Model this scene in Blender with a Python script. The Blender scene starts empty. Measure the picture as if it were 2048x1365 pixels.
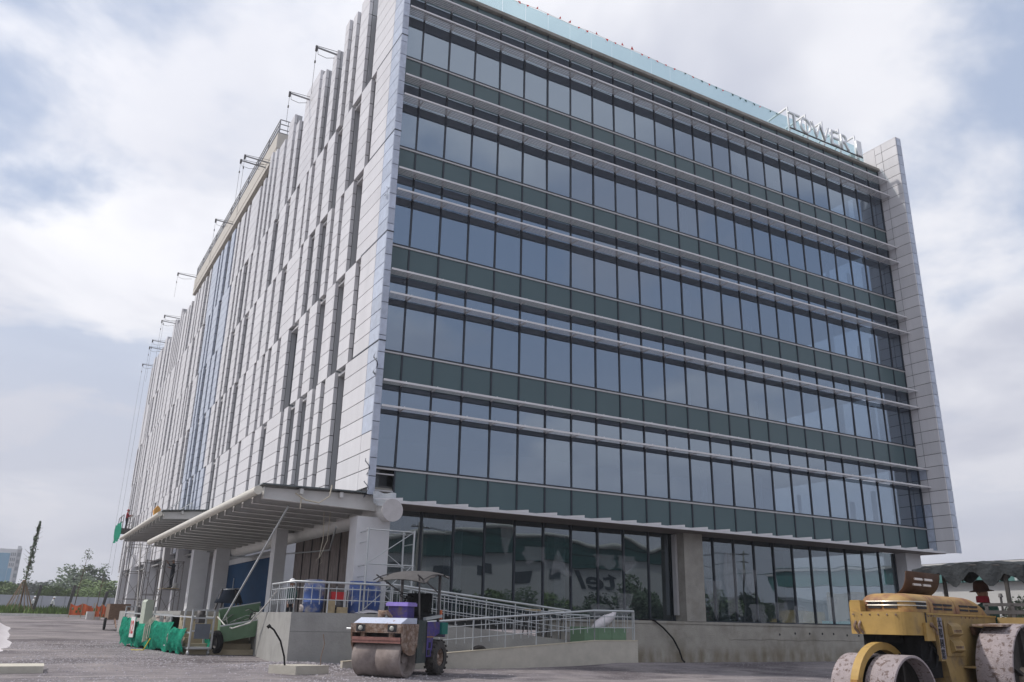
import bpy, bmesh, math, random
from mathutils import Vector, Matrix, noise
R = math.radians
C = bpy.context.scene.collection
scn = bpy.context.scene
rnd = random.Random(7)

# ------------------------------------------------------------------ camera, world, sun, exposure
def look_axes(yaw, pitch, roll):
    f = Vector((math.sin(yaw)*math.cos(pitch), math.cos(yaw)*math.cos(pitch), math.sin(pitch)))
    r0 = Vector((math.cos(yaw), -math.sin(yaw), 0)); u0 = r0.cross(f)
    r = math.cos(roll)*r0 + math.sin(roll)*u0
    u = -math.sin(roll)*r0 + math.cos(roll)*u0
    return r, u, f
CAM = Vector((-8.967, -24.376, 1.25))
cr, cu, cf = look_axes(R(29.6586), R(18.6843), R(1.2338))
cd = bpy.data.cameras.new('camera'); cam = bpy.data.objects.new('camera', cd); C.objects.link(cam)
cam.matrix_world = Matrix(((cr.x, cu.x, -cf.x, CAM.x), (cr.y, cu.y, -cf.y, CAM.y), (cr.z, cu.z, -cf.z, CAM.z), (0, 0, 0, 1)))
cd.sensor_width = 36; cd.lens = 29.18; cd.clip_start = .1; cd.clip_end = 4000
scn.camera = cam

SUN_AZ, SUN_EL = R(299), R(52)
SUNV = Vector((math.sin(SUN_AZ)*math.cos(SUN_EL), math.cos(SUN_AZ)*math.cos(SUN_EL), math.sin(SUN_EL)))
w = bpy.data.worlds.new("World"); scn.world = w; w.use_nodes = True
nt = w.node_tree; nt.nodes.clear()
def N(t, **k):
    n = nt.nodes.new(t)
    for a, b in k.items(): setattr(n, a, b)
    return n
def mathn(op, a, b=None, clamp=False):
    n = N('ShaderNodeMath', operation=op); n.use_clamp = clamp
    for i, v in enumerate((a, b)):
        if v is None: continue
        if hasattr(v, 'is_linked'): nt.links.new(v, n.inputs[i])
        else: n.inputs[i].default_value = v
    return n.outputs[0]
out = N('ShaderNodeOutputWorld'); bg = N('ShaderNodeBackground'); bg.inputs[1].default_value = .1
sky = N('ShaderNodeTexSky', sky_type='NISHITA'); sky.sun_disc = False
sky.sun_elevation = SUN_EL; sky.sun_rotation = SUN_AZ; sky.dust_density = 2.5; sky.air_density = 1.0
tc = N('ShaderNodeTexCoord'); sep = N('ShaderNodeSeparateXYZ'); nt.links.new(tc.outputs['Generated'], sep.inputs[0])
zz = mathn('ADD', mathn('MAXIMUM', sep.outputs[2], 0.0), .22)
cx_ = mathn('DIVIDE', sep.outputs[0], zz); cy_ = mathn('DIVIDE', sep.outputs[1], zz)
cmb = N('ShaderNodeCombineXYZ'); nt.links.new(cx_, cmb.inputs[0]); nt.links.new(cy_, cmb.inputs[1])
def wnoise(scale, detail, rough, off, dist=0.0):
    mp = N('ShaderNodeMapping'); mp.inputs['Location'].default_value = off
    nt.links.new(cmb.outputs[0], mp.inputs[0])
    n = N('ShaderNodeTexNoise'); n.inputs['Scale'].default_value = scale; n.inputs['Detail'].default_value = detail
    n.inputs['Roughness'].default_value = rough; n.inputs['Distortion'].default_value = dist
    nt.links.new(mp.outputs[0], n.inputs[0]); return n.outputs[0]
def ramp(v, stops):
    n = N('ShaderNodeValToRGB'); cr_ = n.color_ramp
    while len(cr_.elements) < len(stops): cr_.elements.new(.5)
    for e, (p, c) in zip(cr_.elements, stops): e.position = p; e.color = (c, c, c, 1) if not isinstance(c, tuple) else (*c, 1)
    cr_.interpolation = 'EASE'
    nt.links.new(v, n.inputs[0]); return n.outputs[0]
def mixc(f, a, b):
    n = N('ShaderNodeMix', data_type='RGBA')
    for s, v in ((n.inputs[0], f), (n.inputs[6], a), (n.inputs[7], b)):
        if hasattr(v, 'is_linked'): nt.links.new(v, s)
        else: s.default_value = v if not isinstance(v, tuple) else (*v, 1)
    return n.outputs[2]
big = wnoise(1.15, 6, .5, (9.7, 0.4, 1), .3)
fine = wnoise(2.4, 7, .55, (7.3, 2.2, 4), .2)
cover = ramp(mathn('ADD', mathn('MULTIPLY', big, .62), mathn('MULTIPLY', fine, .38)), [(.44, 0.0), (.545, 1.0)])
thick = ramp(wnoise(1.3, 5, .5, (1.3, 9.7, 2), .3), [(.42, 0.0), (.58, 1.0)])
sd = N('ShaderNodeVectorMath', operation='DOT_PRODUCT'); sd.inputs[1].default_value = SUNV
nt.links.new(tc.outputs['Generated'], sd.inputs[0])
glow = mathn('POWER', mathn('MAXIMUM', sd.outputs['Value'], 0.0), 2.2)
low = ramp(sep.outputs[2], [(0.0, 1.0), (.42, 0.0)])
K = 10.0   # the Background strength is 0.1, cloud radiances below are multiplied back up
cl_dark = tuple(v*K for v in (.55, .58, .69)); cl_lite = tuple(v*K for v in (.86, .87, .93)); cl_sun = tuple(v*K for v in (1.35, 1.34, 1.36))
cloud = mixc(thick, cl_lite, cl_dark)
cloud = mixc(mathn('MULTIPLY', glow, 1.0, True), cloud, cl_sun)
blue = mixc(.74, sky.outputs[0], tuple(v*K for v in (.54, .63, .82)))
veil = mathn('MAXIMUM', cover, mathn('MULTIPLY', low, .9))
base = mixc(veil, blue, cloud)
base = mixc(mathn('MULTIPLY', low, .75), base, tuple(v*K for v in (.58, .59, .67)))
gmask = ramp(sep.outputs[2], [(.0, 1.0), (.02, 0.0)])
nt.links.new(base, bg.inputs[0]); nt.links.new(bg.outputs[0], out.inputs[0])

sl = bpy.data.lights.new('sun', 'SUN'); so = bpy.data.objects.new('sun', sl); C.objects.link(so)
sl.energy = 2.7; sl.angle = R(2); sl.color = (1.0, .95, .89)
so.rotation_euler = (-SUNV).to_track_quat('-Z', 'Y').to_euler(); so.location = (-60, 30, 80)
vs = scn.view_settings; vs.view_transform = 'Standard'; vs.look = 'None'; vs.exposure = .04; vs.gamma = 1; vs.use_curve_mapping = False
scn.cycles.max_bounces = 8; scn.cycles.transparent_max_bounces = 16; scn.cycles.use_denoising = True

# ------------------------------------------------------------------ materials
MATS = {}
def mat(name, col, rough=.7, metal=0.0, var=.12, vscale=3.0, bump=0.0, bscale=20.0, col2=None, mask=(.45, .62), mscale=1.2, spec=.4, stretch=(1, 1, 1), alpha=None, local=False):
    if name in MATS: return MATS[name]
    m = bpy.data.materials.new(name); m.use_nodes = True
    t = m.node_tree; b = t.nodes['Principled BSDF']
    b.inputs['Roughness'].default_value = rough; b.inputs['Metallic'].default_value = metal
    b.inputs['Specular IOR Level'].default_value = spec
    if local:
        g = t.nodes.new('ShaderNodeTexCoord'); src = g.outputs['Object']
    else:
        g = t.nodes.new('ShaderNodeNewGeometry'); src = g.outputs['Position']
    mp = t.nodes.new('ShaderNodeMapping'); mp.inputs['Scale'].default_value = stretch; t.links.new(src, mp.inputs[0])
    n = t.nodes.new('ShaderNodeTexNoise'); n.inputs['Scale'].default_value = vscale; n.inputs['Detail'].default_value = 7; n.inputs['Roughness'].default_value = .6
    t.links.new(mp.outputs[0], n.inputs[0])
    hi = tuple(min(1, c*(1+var)) for c in col); lo = tuple(c*(1-var) for c in col)
    r = t.nodes.new('ShaderNodeValToRGB'); r.color_ramp.elements[0].position = .3; r.color_ramp.elements[1].position = .7
    r.color_ramp.elements[0].color = (*lo, 1); r.color_ramp.elements[1].color = (*hi, 1); t.links.new(n.outputs[0], r.inputs[0])
    last = r.outputs[0]
    if col2 is not None:
        n2 = t.nodes.new('ShaderNodeTexNoise'); n2.inputs['Scale'].default_value = mscale; n2.inputs['Detail'].default_value = 9; n2.inputs['Roughness'].default_value = .66
        t.links.new(mp.outputs[0], n2.inputs[0])
        r2 = t.nodes.new('ShaderNodeValToRGB'); r2.color_ramp.elements[0].position = mask[0]; r2.color_ramp.elements[1].position = mask[1]
        t.links.new(n2.outputs[0], r2.inputs[0])
        mx = t.nodes.new('ShaderNodeMix'); mx.data_type = 'RGBA'
        t.links.new(r2.outputs[0], mx.inputs[0]); t.links.new(last, mx.inputs[6]); mx.inputs[7].default_value = (*col2, 1); last = mx.outputs[2]
    t.links.new(last, b.inputs['Base Color'])
    if bump:
        n3 = t.nodes.new('ShaderNodeTexNoise'); n3.inputs['Scale'].default_value = bscale; n3.inputs['Detail'].default_value = 6
        t.links.new(mp.outputs[0], n3.inputs[0])
        bp = t.nodes.new('ShaderNodeBump'); bp.inputs['Strength'].default_value = bump; bp.inputs['Distance'].default_value = .05
        t.links.new(n3.outputs[0], bp.inputs['Height']); t.links.new(bp.outputs[0], b.inputs['Normal'])
    if alpha is not None: b.inputs['Alpha'].default_value = alpha
    MATS[name] = m; return m

def glass_mat(name, tint, refl, through, wave=0.0, wscale=.6, rough=.01, body=(.01, .015, .02)):
    m = bpy.data.materials.new(name); m.use_nodes = True; t = m.node_tree; t.nodes.clear()
    o = t.nodes.new('ShaderNodeOutputMaterial')
    gl = t.nodes.new('ShaderNodeBsdfGlossy'); gl.inputs['Color'].default_value = (*tint, 1); gl.inputs['Roughness'].default_value = rough
    tr = t.nodes.new('ShaderNodeBsdfTransparent'); tr.inputs['Color'].default_value = (*through, 1)
    df = t.nodes.new('ShaderNodeBsdfDiffuse'); df.inputs['Color'].default_value = (*body, 1)
    add = t.nodes.new('ShaderNodeAddShader'); t.links.new(tr.outputs[0], add.inputs[0]); t.links.new(df.outputs[0], add.inputs[1])
    fr = t.nodes.new('ShaderNodeFresnel'); fr.inputs['IOR'].default_value = refl
    mx = t.nodes.new('ShaderNodeMixShader'); t.links.new(fr.outputs[0], mx.inputs[0])
    t.links.new(add.outputs[0], mx.inputs[1]); t.links.new(gl.outputs[0], mx.inputs[2])
    gb = t.nodes.new('ShaderNodeNewGeometry'); clear = t.nodes.new('ShaderNodeBsdfTransparent'); m2 = t.nodes.new('ShaderNodeMixShader')
    t.links.new(gb.outputs['Backfacing'], m2.inputs[0]); t.links.new(mx.outputs[0], m2.inputs[1]); t.links.new(clear.outputs[0], m2.inputs[2]); t.links.new(m2.outputs[0], o.inputs[0])
    if wave:
        g = t.nodes.new('ShaderNodeNewGeometry')
        n = t.nodes.new('ShaderNodeTexNoise'); n.inputs['Scale'].default_value = wscale; n.inputs['Detail'].default_value = 1
        t.links.new(g.outputs['Position'], n.inputs[0])
        bp = t.nodes.new('ShaderNodeBump'); bp.inputs['Strength'].default_value = wave; bp.inputs['Distance'].default_value = .1
        t.links.new(n.outputs[0], bp.inputs['Height']); t.links.new(bp.outputs[0], gl.inputs['Normal'])
    MATS[name] = m; return m

WHITE = mat('white_cladding', (.66, .65, .665), .42, 0, .05, 1.1, spec=.5, stretch=(2.2, 2.2, .35))
FILM = mat('blue_film_cladding', (.46, .51, .61), .3, 0, .14, 5, .15, 14, spec=.5)
def panel_tone(m, lo, hi):
    t = m.node_tree; b = t.nodes['Principled BSDF']; src = b.inputs['Base Color'].links[0].from_socket
    oi = t.nodes.new('ShaderNodeObjectInfo'); mr = t.nodes.new('ShaderNodeMapRange'); mr.inputs[3].default_value = lo; mr.inputs[4].default_value = hi
    t.links.new(oi.outputs['Random'], mr.inputs[0])
    mx = t.nodes.new('ShaderNodeMix'); mx.data_type = 'RGBA'; mx.blend_type = 'MULTIPLY'; mx.inputs[0].default_value = 1
    t.links.new(src, mx.inputs[6]); t.links.new(mr.outputs[0], mx.inputs[7]); t.links.new(mx.outputs[2], b.inputs['Base Color'])
panel_tone(WHITE, .93, 1.03); panel_tone(FILM, .86, 1.1)
REVEAL = mat('grey_reveal', (.44, .445, .46), .5, 0, .03, .8)
DARKJ = mat('dark_joint', (.035, .035, .04), .9)
VISION = glass_mat('vision_glass', (.72, .85, 1.0), 3.7, (.10, .13, .16), .02, .5, .006, (.010, .016, .024))
SPAND = mat('spandrel_glass', (.066, .112, .122), .28, 0, .06, .5, spec=.5)
GROUNDGL = glass_mat('ground_floor_glass', (.74, .84, .92), 2.6, (.22, .26, .28), .09, .45, .006, (.006, .010, .012))
BALGL = glass_mat('balustrade_glass', (.8, .9, .95), 1.5, (.52, .66, .70), 0, 1, .02, (.05, .09, .09))
MULL = mat('mullion_dark', (.03, .037, .05), .35, .2, .05)
ALU = mat('aluminium_pale', (.50, .49, .49), .4, .25, .05)
LOUV = mat('sunshade_aluminium', (.68, .67, .68), .45, .1, .04)
SOFF = mat('soffit_brown', (.20, .17, .155), .6, 0, .1)
CONC = mat('raw_concrete', (.30, .285, .255), .9, 0, .14, 2.2, .35, 28, (.20, .185, .15), (.5, .75), .8)
PLINTH = mat('stained_concrete', (.34, .32, .28), .9, 0, .14, 2.0, .35, 25, (.21, .19, .15), (.52, .72), .7)
def add_stain(m, z0, z1, col):
    t = m.node_tree; b = t.nodes['Principled BSDF']; src = b.inputs['Base Color'].links[0].from_socket
    g = t.nodes.new('ShaderNodeNewGeometry'); sp = t.nodes.new('ShaderNodeSeparateXYZ'); t.links.new(g.outputs['Position'], sp.inputs[0])
    n = t.nodes.new('ShaderNodeTexNoise'); n.inputs['Scale'].default_value = 2.2; n.inputs['Detail'].default_value = 8
    mp = t.nodes.new('ShaderNodeMapping'); mp.inputs['Scale'].default_value = (1, 1, .35); t.links.new(g.outputs['Position'], mp.inputs[0]); t.links.new(mp.outputs[0], n.inputs[0])
    mr = t.nodes.new('ShaderNodeMapRange'); mr.inputs[1].default_value = z0; mr.inputs[2].default_value = z1; mr.inputs[3].default_value = .75; mr.inputs[4].default_value = 0
    t.links.new(sp.outputs[2], mr.inputs[0])
    a = t.nodes.new('ShaderNodeMath'); a.operation = 'MULTIPLY'; t.links.new(mr.outputs[0], a.inputs[0])
    r = t.nodes.new('ShaderNodeValToRGB'); r.color_ramp.elements[0].position = .38; r.color_ramp.elements[1].position = .6; t.links.new(n.outputs[0], r.inputs[0]); t.links.new(r.outputs[0], a.inputs[1])
    mx = t.nodes.new('ShaderNodeMix'); mx.data_type = 'RGBA'; t.links.new(a.outputs[0], mx.inputs[0]); t.links.new(src, mx.inputs[6]); mx.inputs[7].default_value = (*col, 1)
    t.links.new(mx.outputs[2], b.inputs['Base Color'])
add_stain(PLINTH, .25, .62, (.17, .135, .085))
PODC = mat('smooth_concrete', (.33, .325, .31), .85, 0, .10, 1.6, .25, 18, (.24, .235, .225), (.48, .75), .9)
PALEC = mat('pale_concrete', (.47, .44, .38), .85, 0, .10, 3, .2, 25)
COLW = mat('white_render', (.60, .60, .61), .8, 0, .05, 2, .1, 20)
BEIGE = mat('beige_render', (.55, .52, .47), .8, 0, .05, 2)
STEELW = mat('painted_steel_pale', (.60, .59, .57), .5, 0, .06, 3)
TUBEC = mat('cream_tube', (.60, .57, .49), .35, 0, .05, 3, spec=.6)
GALV = mat('galvanised_tube', (.50, .52, .53), .4, .45, .08, 5)
SCAF = mat('scaffold_tube', (.20, .19, .185), .5, .4, .15, 6)
DARKST = mat('dark_steel', (.09, .085, .085), .6, .3, .2, 6)
BLUE = mat('blue_panel', (.006, .05, .13), .85, 0, .1)
DARKWALL = mat('dark_streaked_glazing', (.24, .20, .185), .6, 0, .6, 4, stretch=(6, 6, .5))
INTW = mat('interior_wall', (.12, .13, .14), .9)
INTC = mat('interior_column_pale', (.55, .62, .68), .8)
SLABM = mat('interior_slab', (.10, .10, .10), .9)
RUST = mat('rusty_plate', (.23, .13, .085), .75, .2, .3, 8, .3, 40, (.32, .23, .17), (.42, .62), 5)
GREEN = mat('green_net', (.012, .22, .14), .9, 0, .4, 9, .8, 22, spec=.15)
SKIPG = mat('green_painted_steel', (.15, .25, .155), .6, 0, .12, 3, .15, 15, (.10, .16, .10), (.55, .75), 3)
BLUEDR = mat('blue_plastic', (.055, .105, .30), .55, 0, .15, 4, 0, 10, (.34, .32, .31), (.50, .66), 3)
RED = mat('red_paint', (.50, .03, .035), .6)
ORANGE = mat('orange_mesh', (.62, .14, .05), .8)
BLACK = mat('black_rubber', (.016, .016, .017), .9, 0, .3, 12, spec=.12)
TYRE = mat('dusty_rubber', (.055, .05, .048), .95, 0, .3, 14, .3, 60, (.13, .115, .10), (.5, .8), 5, local=True)
WOOD = mat('weathered_wood', (.20, .13, .09), .85, 0, .3, 5, .3, 30, stretch=(1, 1, 6))
TIMBER = mat('pale_timber', (.42, .33, .20), .85, 0, .2, 6)
SKIN = mat('skin', (.32, .18, .12), .6)
CLOTHD = mat('dark_cloth', (.018, .022, .03), .95, 0, .2, 12)
CLOTHG = mat('green_cloth', (.03, .09, .07), .95, 0, .2, 12)
CLOTHR = mat('red_cloth', (.30, .025, .04), .95, 0, .2, 12)
HELM = mat('white_helmet', (.75, .75, .75), .35)
ROPE = mat('rope', (.55, .50, .40), .9)
PLASTIC = mat('plastic_sheet', (.62, .64, .67), .45, 0, .2, 3, .15, 8, alpha=.17)
WSHEET = mat('white_tarpaulin', (.66, .62, .64), .5, 0, .08, 5, .5, 8)

# ------------------------------------------------------------------ helpers
class MB:
    def __init__(s): s.v = []; s.f = []; s.sm = []
    def add(s, vs, fs, smooth=False):
        o = len(s.v); s.v += [tuple(p) for p in vs]; s.f += [tuple(i+o for i in f) for f in fs]; s.sm += [smooth]*len(fs); return s
    def box(s, x0, x1, y0, y1, z0, z1):
        return s.add([(x0,y0,z0),(x1,y0,z0),(x1,y1,z0),(x0,y1,z0),(x0,y0,z1),(x1,y0,z1),(x1,y1,z1),(x0,y1,z1)],
                     [(0,3,2,1),(4,5,6,7),(0,1,5,4),(1,2,6,5),(2,3,7,6),(3,0,4,7)])
    def cbox(s, c, sz, rot=None):
        c = Vector(c); h = Vector(sz)/2; pts = []
        for k in ((-1,-1,-1),(1,-1,-1),(1,1,-1),(-1,1,-1),(-1,-1,1),(1,-1,1),(1,1,1),(-1,1,1)):
            p = Vector((k[0]*h.x, k[1]*h.y, k[2]*h.z)); pts.append(c + (rot @ p if rot else p))
        return s.add(pts, [(0,3,2,1),(4,5,6,7),(0,1,5,4),(1,2,6,5),(2,3,7,6),(3,0,4,7)])
    def bar(s, a, b, wd, ht=None, up=(0,0,1)):
        a = Vector(a); b = Vector(b); d = (b-a); L = d.length; d.normalize(); ht = ht or wd
        u = Vector(up)
        if abs(d.dot(u)) > .98: u = Vector((1,0,0))
        x = d.cross(u).normalized(); y = x.cross(d).normalized()
        pts = [p + x*(i*wd/2) + y*(j*ht/2) for p in (a, b) for i, j in ((-1,-1),(1,-1),(1,1),(-1,1))]
        return s.add(pts, [(3,2,1,0),(4,5,6,7),(0,1,5,4),(1,2,6,5),(2,3,7,6),(3,0,4,7)])
    def tube(s, pts, r, n=6, caps=True, smooth=True):
        pts = [Vector(p) for p in pts]; rs = r if isinstance(r, (list, tuple)) else [r]*len(pts)
        rings = []; u = None
        for i, p in enumerate(pts):
            d = (pts[min(i+1, len(pts)-1)] - pts[max(i-1, 0)]).normalized()
            if u is None: u = d.orthogonal().normalized()
            u = (u - d*u.dot(d)); u = u.normalized() if u.length > 1e-6 else d.orthogonal().normalized()
            v = d.cross(u)
            rings.append([p + (u*math.cos(2*math.pi*k/n) + v*math.sin(2*math.pi*k/n))*rs[i] for k in range(n)])
        vs = [q for rg in rings for q in rg]; fs = []
        for i in range(len(pts)-1):
            for k in range(n): fs.append((i*n+k, i*n+(k+1)%n, (i+1)*n+(k+1)%n, (i+1)*n+k))
        s.add(vs, fs, smooth)
        if caps:
            s.add(rings[0], [tuple(range(n-1, -1, -1))]); s.add(rings[-1], [tuple(range(n))])
        return s
    def lathe(s, prof, o, ax, n=28, smooth=True, arc=(0, 2*math.pi)):
        """prof: (distance along the axis, radius)"""
        o = Vector(o); ax = Vector(ax).normalized(); u = ax.orthogonal().normalized(); v = ax.cross(u)
        full = abs(arc[1]-arc[0]-2*math.pi) < 1e-6; m = n if full else n+1
        vs = []
        for t, r in prof:
            for k in range(m):
                a = arc[0] + (arc[1]-arc[0])*k/n
                vs.append(o + ax*t + (u*math.cos(a)+v*math.sin(a))*r)
        fs = []
        for i in range(len(prof)-1):
            for k in range(n): fs.append((i*m+k, i*m+(k+1)%m, (i+1)*m+(k+1)%m, (i+1)*m+k))
        return s.add(vs, fs, smooth)
    def prism(s, poly, axis, a, b):
        """poly in the two other axes (x,z for axis y; y,z for x; x,y for z)"""
        def P(p, t):
            return (p[0], t, p[1]) if axis == 'y' else (t, p[0], p[1]) if axis == 'x' else (p[0], p[1], t)
        n = len(poly)
        return s.add([P(p, a) for p in poly]+[P(p, b) for p in poly],
                     [tuple(range(n)), tuple(range(2*n-1, n-1, -1))] + [(i, i+n, (i+1) % n+n, (i+1) % n) for i in range(n)])
    def mesh(s, name, m):
        me = bpy.data.meshes.new(name); me.from_pydata(s.v, [], s.f); me.polygons.foreach_set('use_smooth', s.sm)
        bm = bmesh.new(); bm.from_mesh(me); bmesh.ops.recalc_face_normals(bm, faces=bm.faces[:]); bm.to_mesh(me); bm.free()
        if m: me.materials.append(m)
        return me
    def build(s, name, m, parent=None, kind=None, label=None):
        o = bpy.data.objects.new(name, s.mesh(name, m)); link(o, parent)
        if kind: o['kind'] = kind
        if label: o['label'] = label
        return o
def link(o, parent=None):
    C.objects.link(o)
    if parent is not None:
        o.parent = parent
        if parent.parent is None and not parent.get('_local'):
            o.matrix_parent_inverse = Matrix.Translation(-parent.location)
    return o
def thing(name, label, cat, loc=(0,0,0), group=None, rz=None):
    """an Empty at the thing's base. With rz the parts are modelled in the thing's own coordinates, else in the world's."""
    o = bpy.data.objects.new(name, None); C.objects.link(o); o.location = loc; o.empty_display_size = .3
    if rz is not None: o.rotation_euler = (0, 0, rz); o['_local'] = 1
    return tag(o, label, cat, group)
def tag(o, label, cat, group=None, kind=None):
    o['label'] = label; o['category'] = cat
    if group: o['group'] = group
    if kind: o['kind'] = kind
    return o
def copy_tree(o, parent=None):
    c = o.copy(); C.objects.link(c)
    if parent is not None: c.parent = parent
    for ch in list(o.children): copy_tree(ch, c)
    return c
CUBES = {}
def cube(m):
    if m.name not in CUBES:
        me = MB().box(-.5, .5, -.5, .5, -.5, .5).mesh('unit_box', m); CUBES[m.name] = me
    return CUBES[m.name]
def bx(name, m, parent, x0, x1, y0, y1, z0, z1, rot=None):
    o = bpy.data.objects.new(name, cube(m)); link(o, parent)
    o.location = ((x0+x1)/2, (y0+y1)/2, (z0+z1)/2); o.scale = (abs(x1-x0), abs(y1-y0), abs(z1-z0))
    if rot: o.rotation_euler = rot
    return o
def struct(o): o['kind'] = 'structure'; return o
def txt(name, s, m, parent, loc, size, xdir, updir, depth=.01, shear=0, bold=0, fit=None):
    cu = bpy.data.curves.new(name, 'FONT'); cu.body = s; cu.size = size; cu.extrude = depth; cu.shear = shear; cu.offset = bold
    cu.align_x = 'CENTER'; cu.align_y = 'CENTER'
    tmp = bpy.data.objects.new(name, cu); C.objects.link(tmp)
    me = bpy.data.meshes.new_from_object(tmp.evaluated_get(bpy.context.evaluated_depsgraph_get()))
    bpy.data.objects.remove(tmp); me.materials.clear(); me.materials.append(m)
    x = Vector(xdir).normalized(); y = Vector(updir).normalized(); z = x.cross(y)
    xs = [v.co.x for v in me.vertices]; ys = [v.co.y for v in me.vertices]
    mx, my = (max(xs)+min(xs))/2, (max(ys)+min(ys))/2
    sx, sy = (fit[0]/(max(xs)-min(xs)), fit[1]/(max(ys)-min(ys))) if fit else (1, 1)
    L = Vector(loc)
    for v in me.vertices:
        v.co = L + x*((v.co.x-mx)*sx) + y*((v.co.y-my)*sy) + z*v.co.z
    o = bpy.data.objects.new(name, me); link(o, parent); return o

# ------------------------------------------------------------------ ground
def sst(a, b, t):
    t = max(0, min(1, (t-a)/(b-a))); return t*t*(3-2*t)
def gz(x, y):
    z = -.19*max(0, min(1, (-1.5-y)/12.5))
    if y > 5: z += .0135*min(y-5, 105)
    z += .14*math.exp(-(((x+2.2)/1.6)**2+((y+1.3)/1.0)**2))
    z += .15*math.exp(-(((x-8.3)/2.4)**2+((y+2.6)/1.3)**2))
    return z
def gmesh(x0, x1, y0, y1, nx, ny, bumpy):
    vs = []; fs = []
    for j in range(ny+1):
        for i in range(nx+1):
            x = x0+(x1-x0)*i/nx; y = y0+(y1-y0)*j/ny
            d = bumpy*(noise.noise(Vector((x*.9, y*.9, 0)))*.5+noise.noise(Vector((x*3, y*3, 5)))*.3)
            vs.append((x, y, gz(x, y)+d))
    for j in range(ny):
        for i in range(nx):
            a = j*(nx+1)+i; fs.append((a, a+1, a+nx+2, a+nx+1))
    return vs, fs
GROUND = mat('asphalt_dusty', (.20, .18, .19), .95, 0, .25, 1.6, .9, 38, (.32, .285, .28), (.46, .68), .35)
t_ = GROUND.node_tree; b_ = t_.nodes['Principled BSDF']; src_ = b_.inputs['Base Color'].links[0].from_socket
g_ = t_.nodes.new('ShaderNodeNewGeometry')
def gmask_(scale, stretch, rot, lo, hi, col, src):
    mp = t_.nodes.new('ShaderNodeMapping'); mp.inputs['Scale'].default_value = stretch; mp.inputs['Rotation'].default_value = (0, 0, rot); t_.links.new(g_.outputs['Position'], mp.inputs[0])
    n = t_.nodes.new('ShaderNodeTexNoise'); n.inputs['Scale'].default_value = scale; n.inputs['Detail'].default_value = 8; n.inputs['Roughness'].default_value = .62; t_.links.new(mp.outputs[0], n.inputs[0])
    r = t_.nodes.new('ShaderNodeValToRGB'); r.color_ramp.elements[0].position = lo; r.color_ramp.elements[1].position = hi; t_.links.new(n.outputs[0], r.inputs[0])
    mx = t_.nodes.new('ShaderNodeMix'); mx.data_type = 'RGBA'; t_.links.new(r.outputs[0], mx.inputs[0]); t_.links.new(src, mx.inputs[6]); mx.inputs[7].default_value = (*col, 1); return mx.outputs[2]
src_ = gmask_(.22, (1, 1, 1), 0, .50, .60, (.115, .10, .108), src_)
src_ = gmask_(.5, (.25, 2.2, 1), .35, .56, .68, (.34, .305, .30), src_)
src_ = gmask_(14, (1, 1, 1), 0, .58, .70, (.36, .33, .34), src_)
t_.links.new(src_, b_.inputs['Base Color'])
g = MB()
xs = [-1000, -400, -120, -45, -24] + [-24+.5*i for i in range(1, 121)] + [60, 120, 400, 1000]
ys = [-900, -400, -160, -70, -40] + [-28+.5*i for i in range(0, 100)] + [24, 32, 45, 60, 80, 110, 160, 300, 700, 1600]
vs = []
for y in ys:
    for x in xs:
        near = 1 if (-24 < x < 36 and -28 <= y <= 21) else 0
        d = near*.03*(noise.noise(Vector((x*.5, y*.5, 0)))+.4*noise.noise(Vector((x*1.7, y*1.7, 3))))
        vs.append((x, y, gz(x, y)+d))
nx = len(xs)
g.add(vs, [(j*nx+i, j*nx+i+1, (j+1)*nx+i+1, (j+1)*nx+i) for j in range(len(ys)-1) for i in range(nx-1)], True)
struct(g.build('ground', GROUND))
# gravel strewn over the yard
GRAV = mat('gravel_grey', (.30, .28, .295), .95, 0, .45, 9)
g = MB()
def stone(x, y, s):
    z = gz(x, y)+.03*(noise.noise(Vector((x*.5, y*.5, 0)))+.4*noise.noise(Vector((x*1.7, y*1.7, 3))))
    a = rnd.random()*6.28; c, q = math.cos(a), math.sin(a); h = s*rnd.uniform(.4, .9); l = s*rnd.uniform(.7, 1.5)
    pts = [(l, 0, .1*h), (0, s, .1*h), (-l*.8, .1*s, 0), (.1*l, -s, 0), (.1*l, .1*s, h)]
    g.add([(x+c*px-q*py, y+q*px+c*py, z+pz-.15*h) for px, py, pz in pts], [(0,1,4),(1,2,4),(2,3,4),(3,0,4)])
cnt = 0
while cnt < 15000:
    y = rnd.uniform(-14, 16); x = rnd.uniform(-12, 2.5)
    dens = .25 + .75*(noise.noise(Vector((x*.35, y*.2, 9))) > -.05)
    if y < -6 and x > -1: dens *= .3
    heap = math.exp(-(((x+2.4)/1.5)**2+((y+1.6)/1.3)**2))
    if rnd.random() > dens*.5+heap: continue
    if x > -2.2 and y > -1.0: continue
    stone(x, y, rnd.choice((.016, .02, .026, .032, .04))*(1.3 if heap > .3 else 1)); cnt += 1
for _ in range(3500):
    stone(rnd.uniform(2, 28), rnd.uniform(-9, -.3) if rnd.random() < .5 else rnd.uniform(-2.4, -.1), rnd.choice((.012, .016, .022)))
g.build('gravel', GRAV, kind='stuff')

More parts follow.
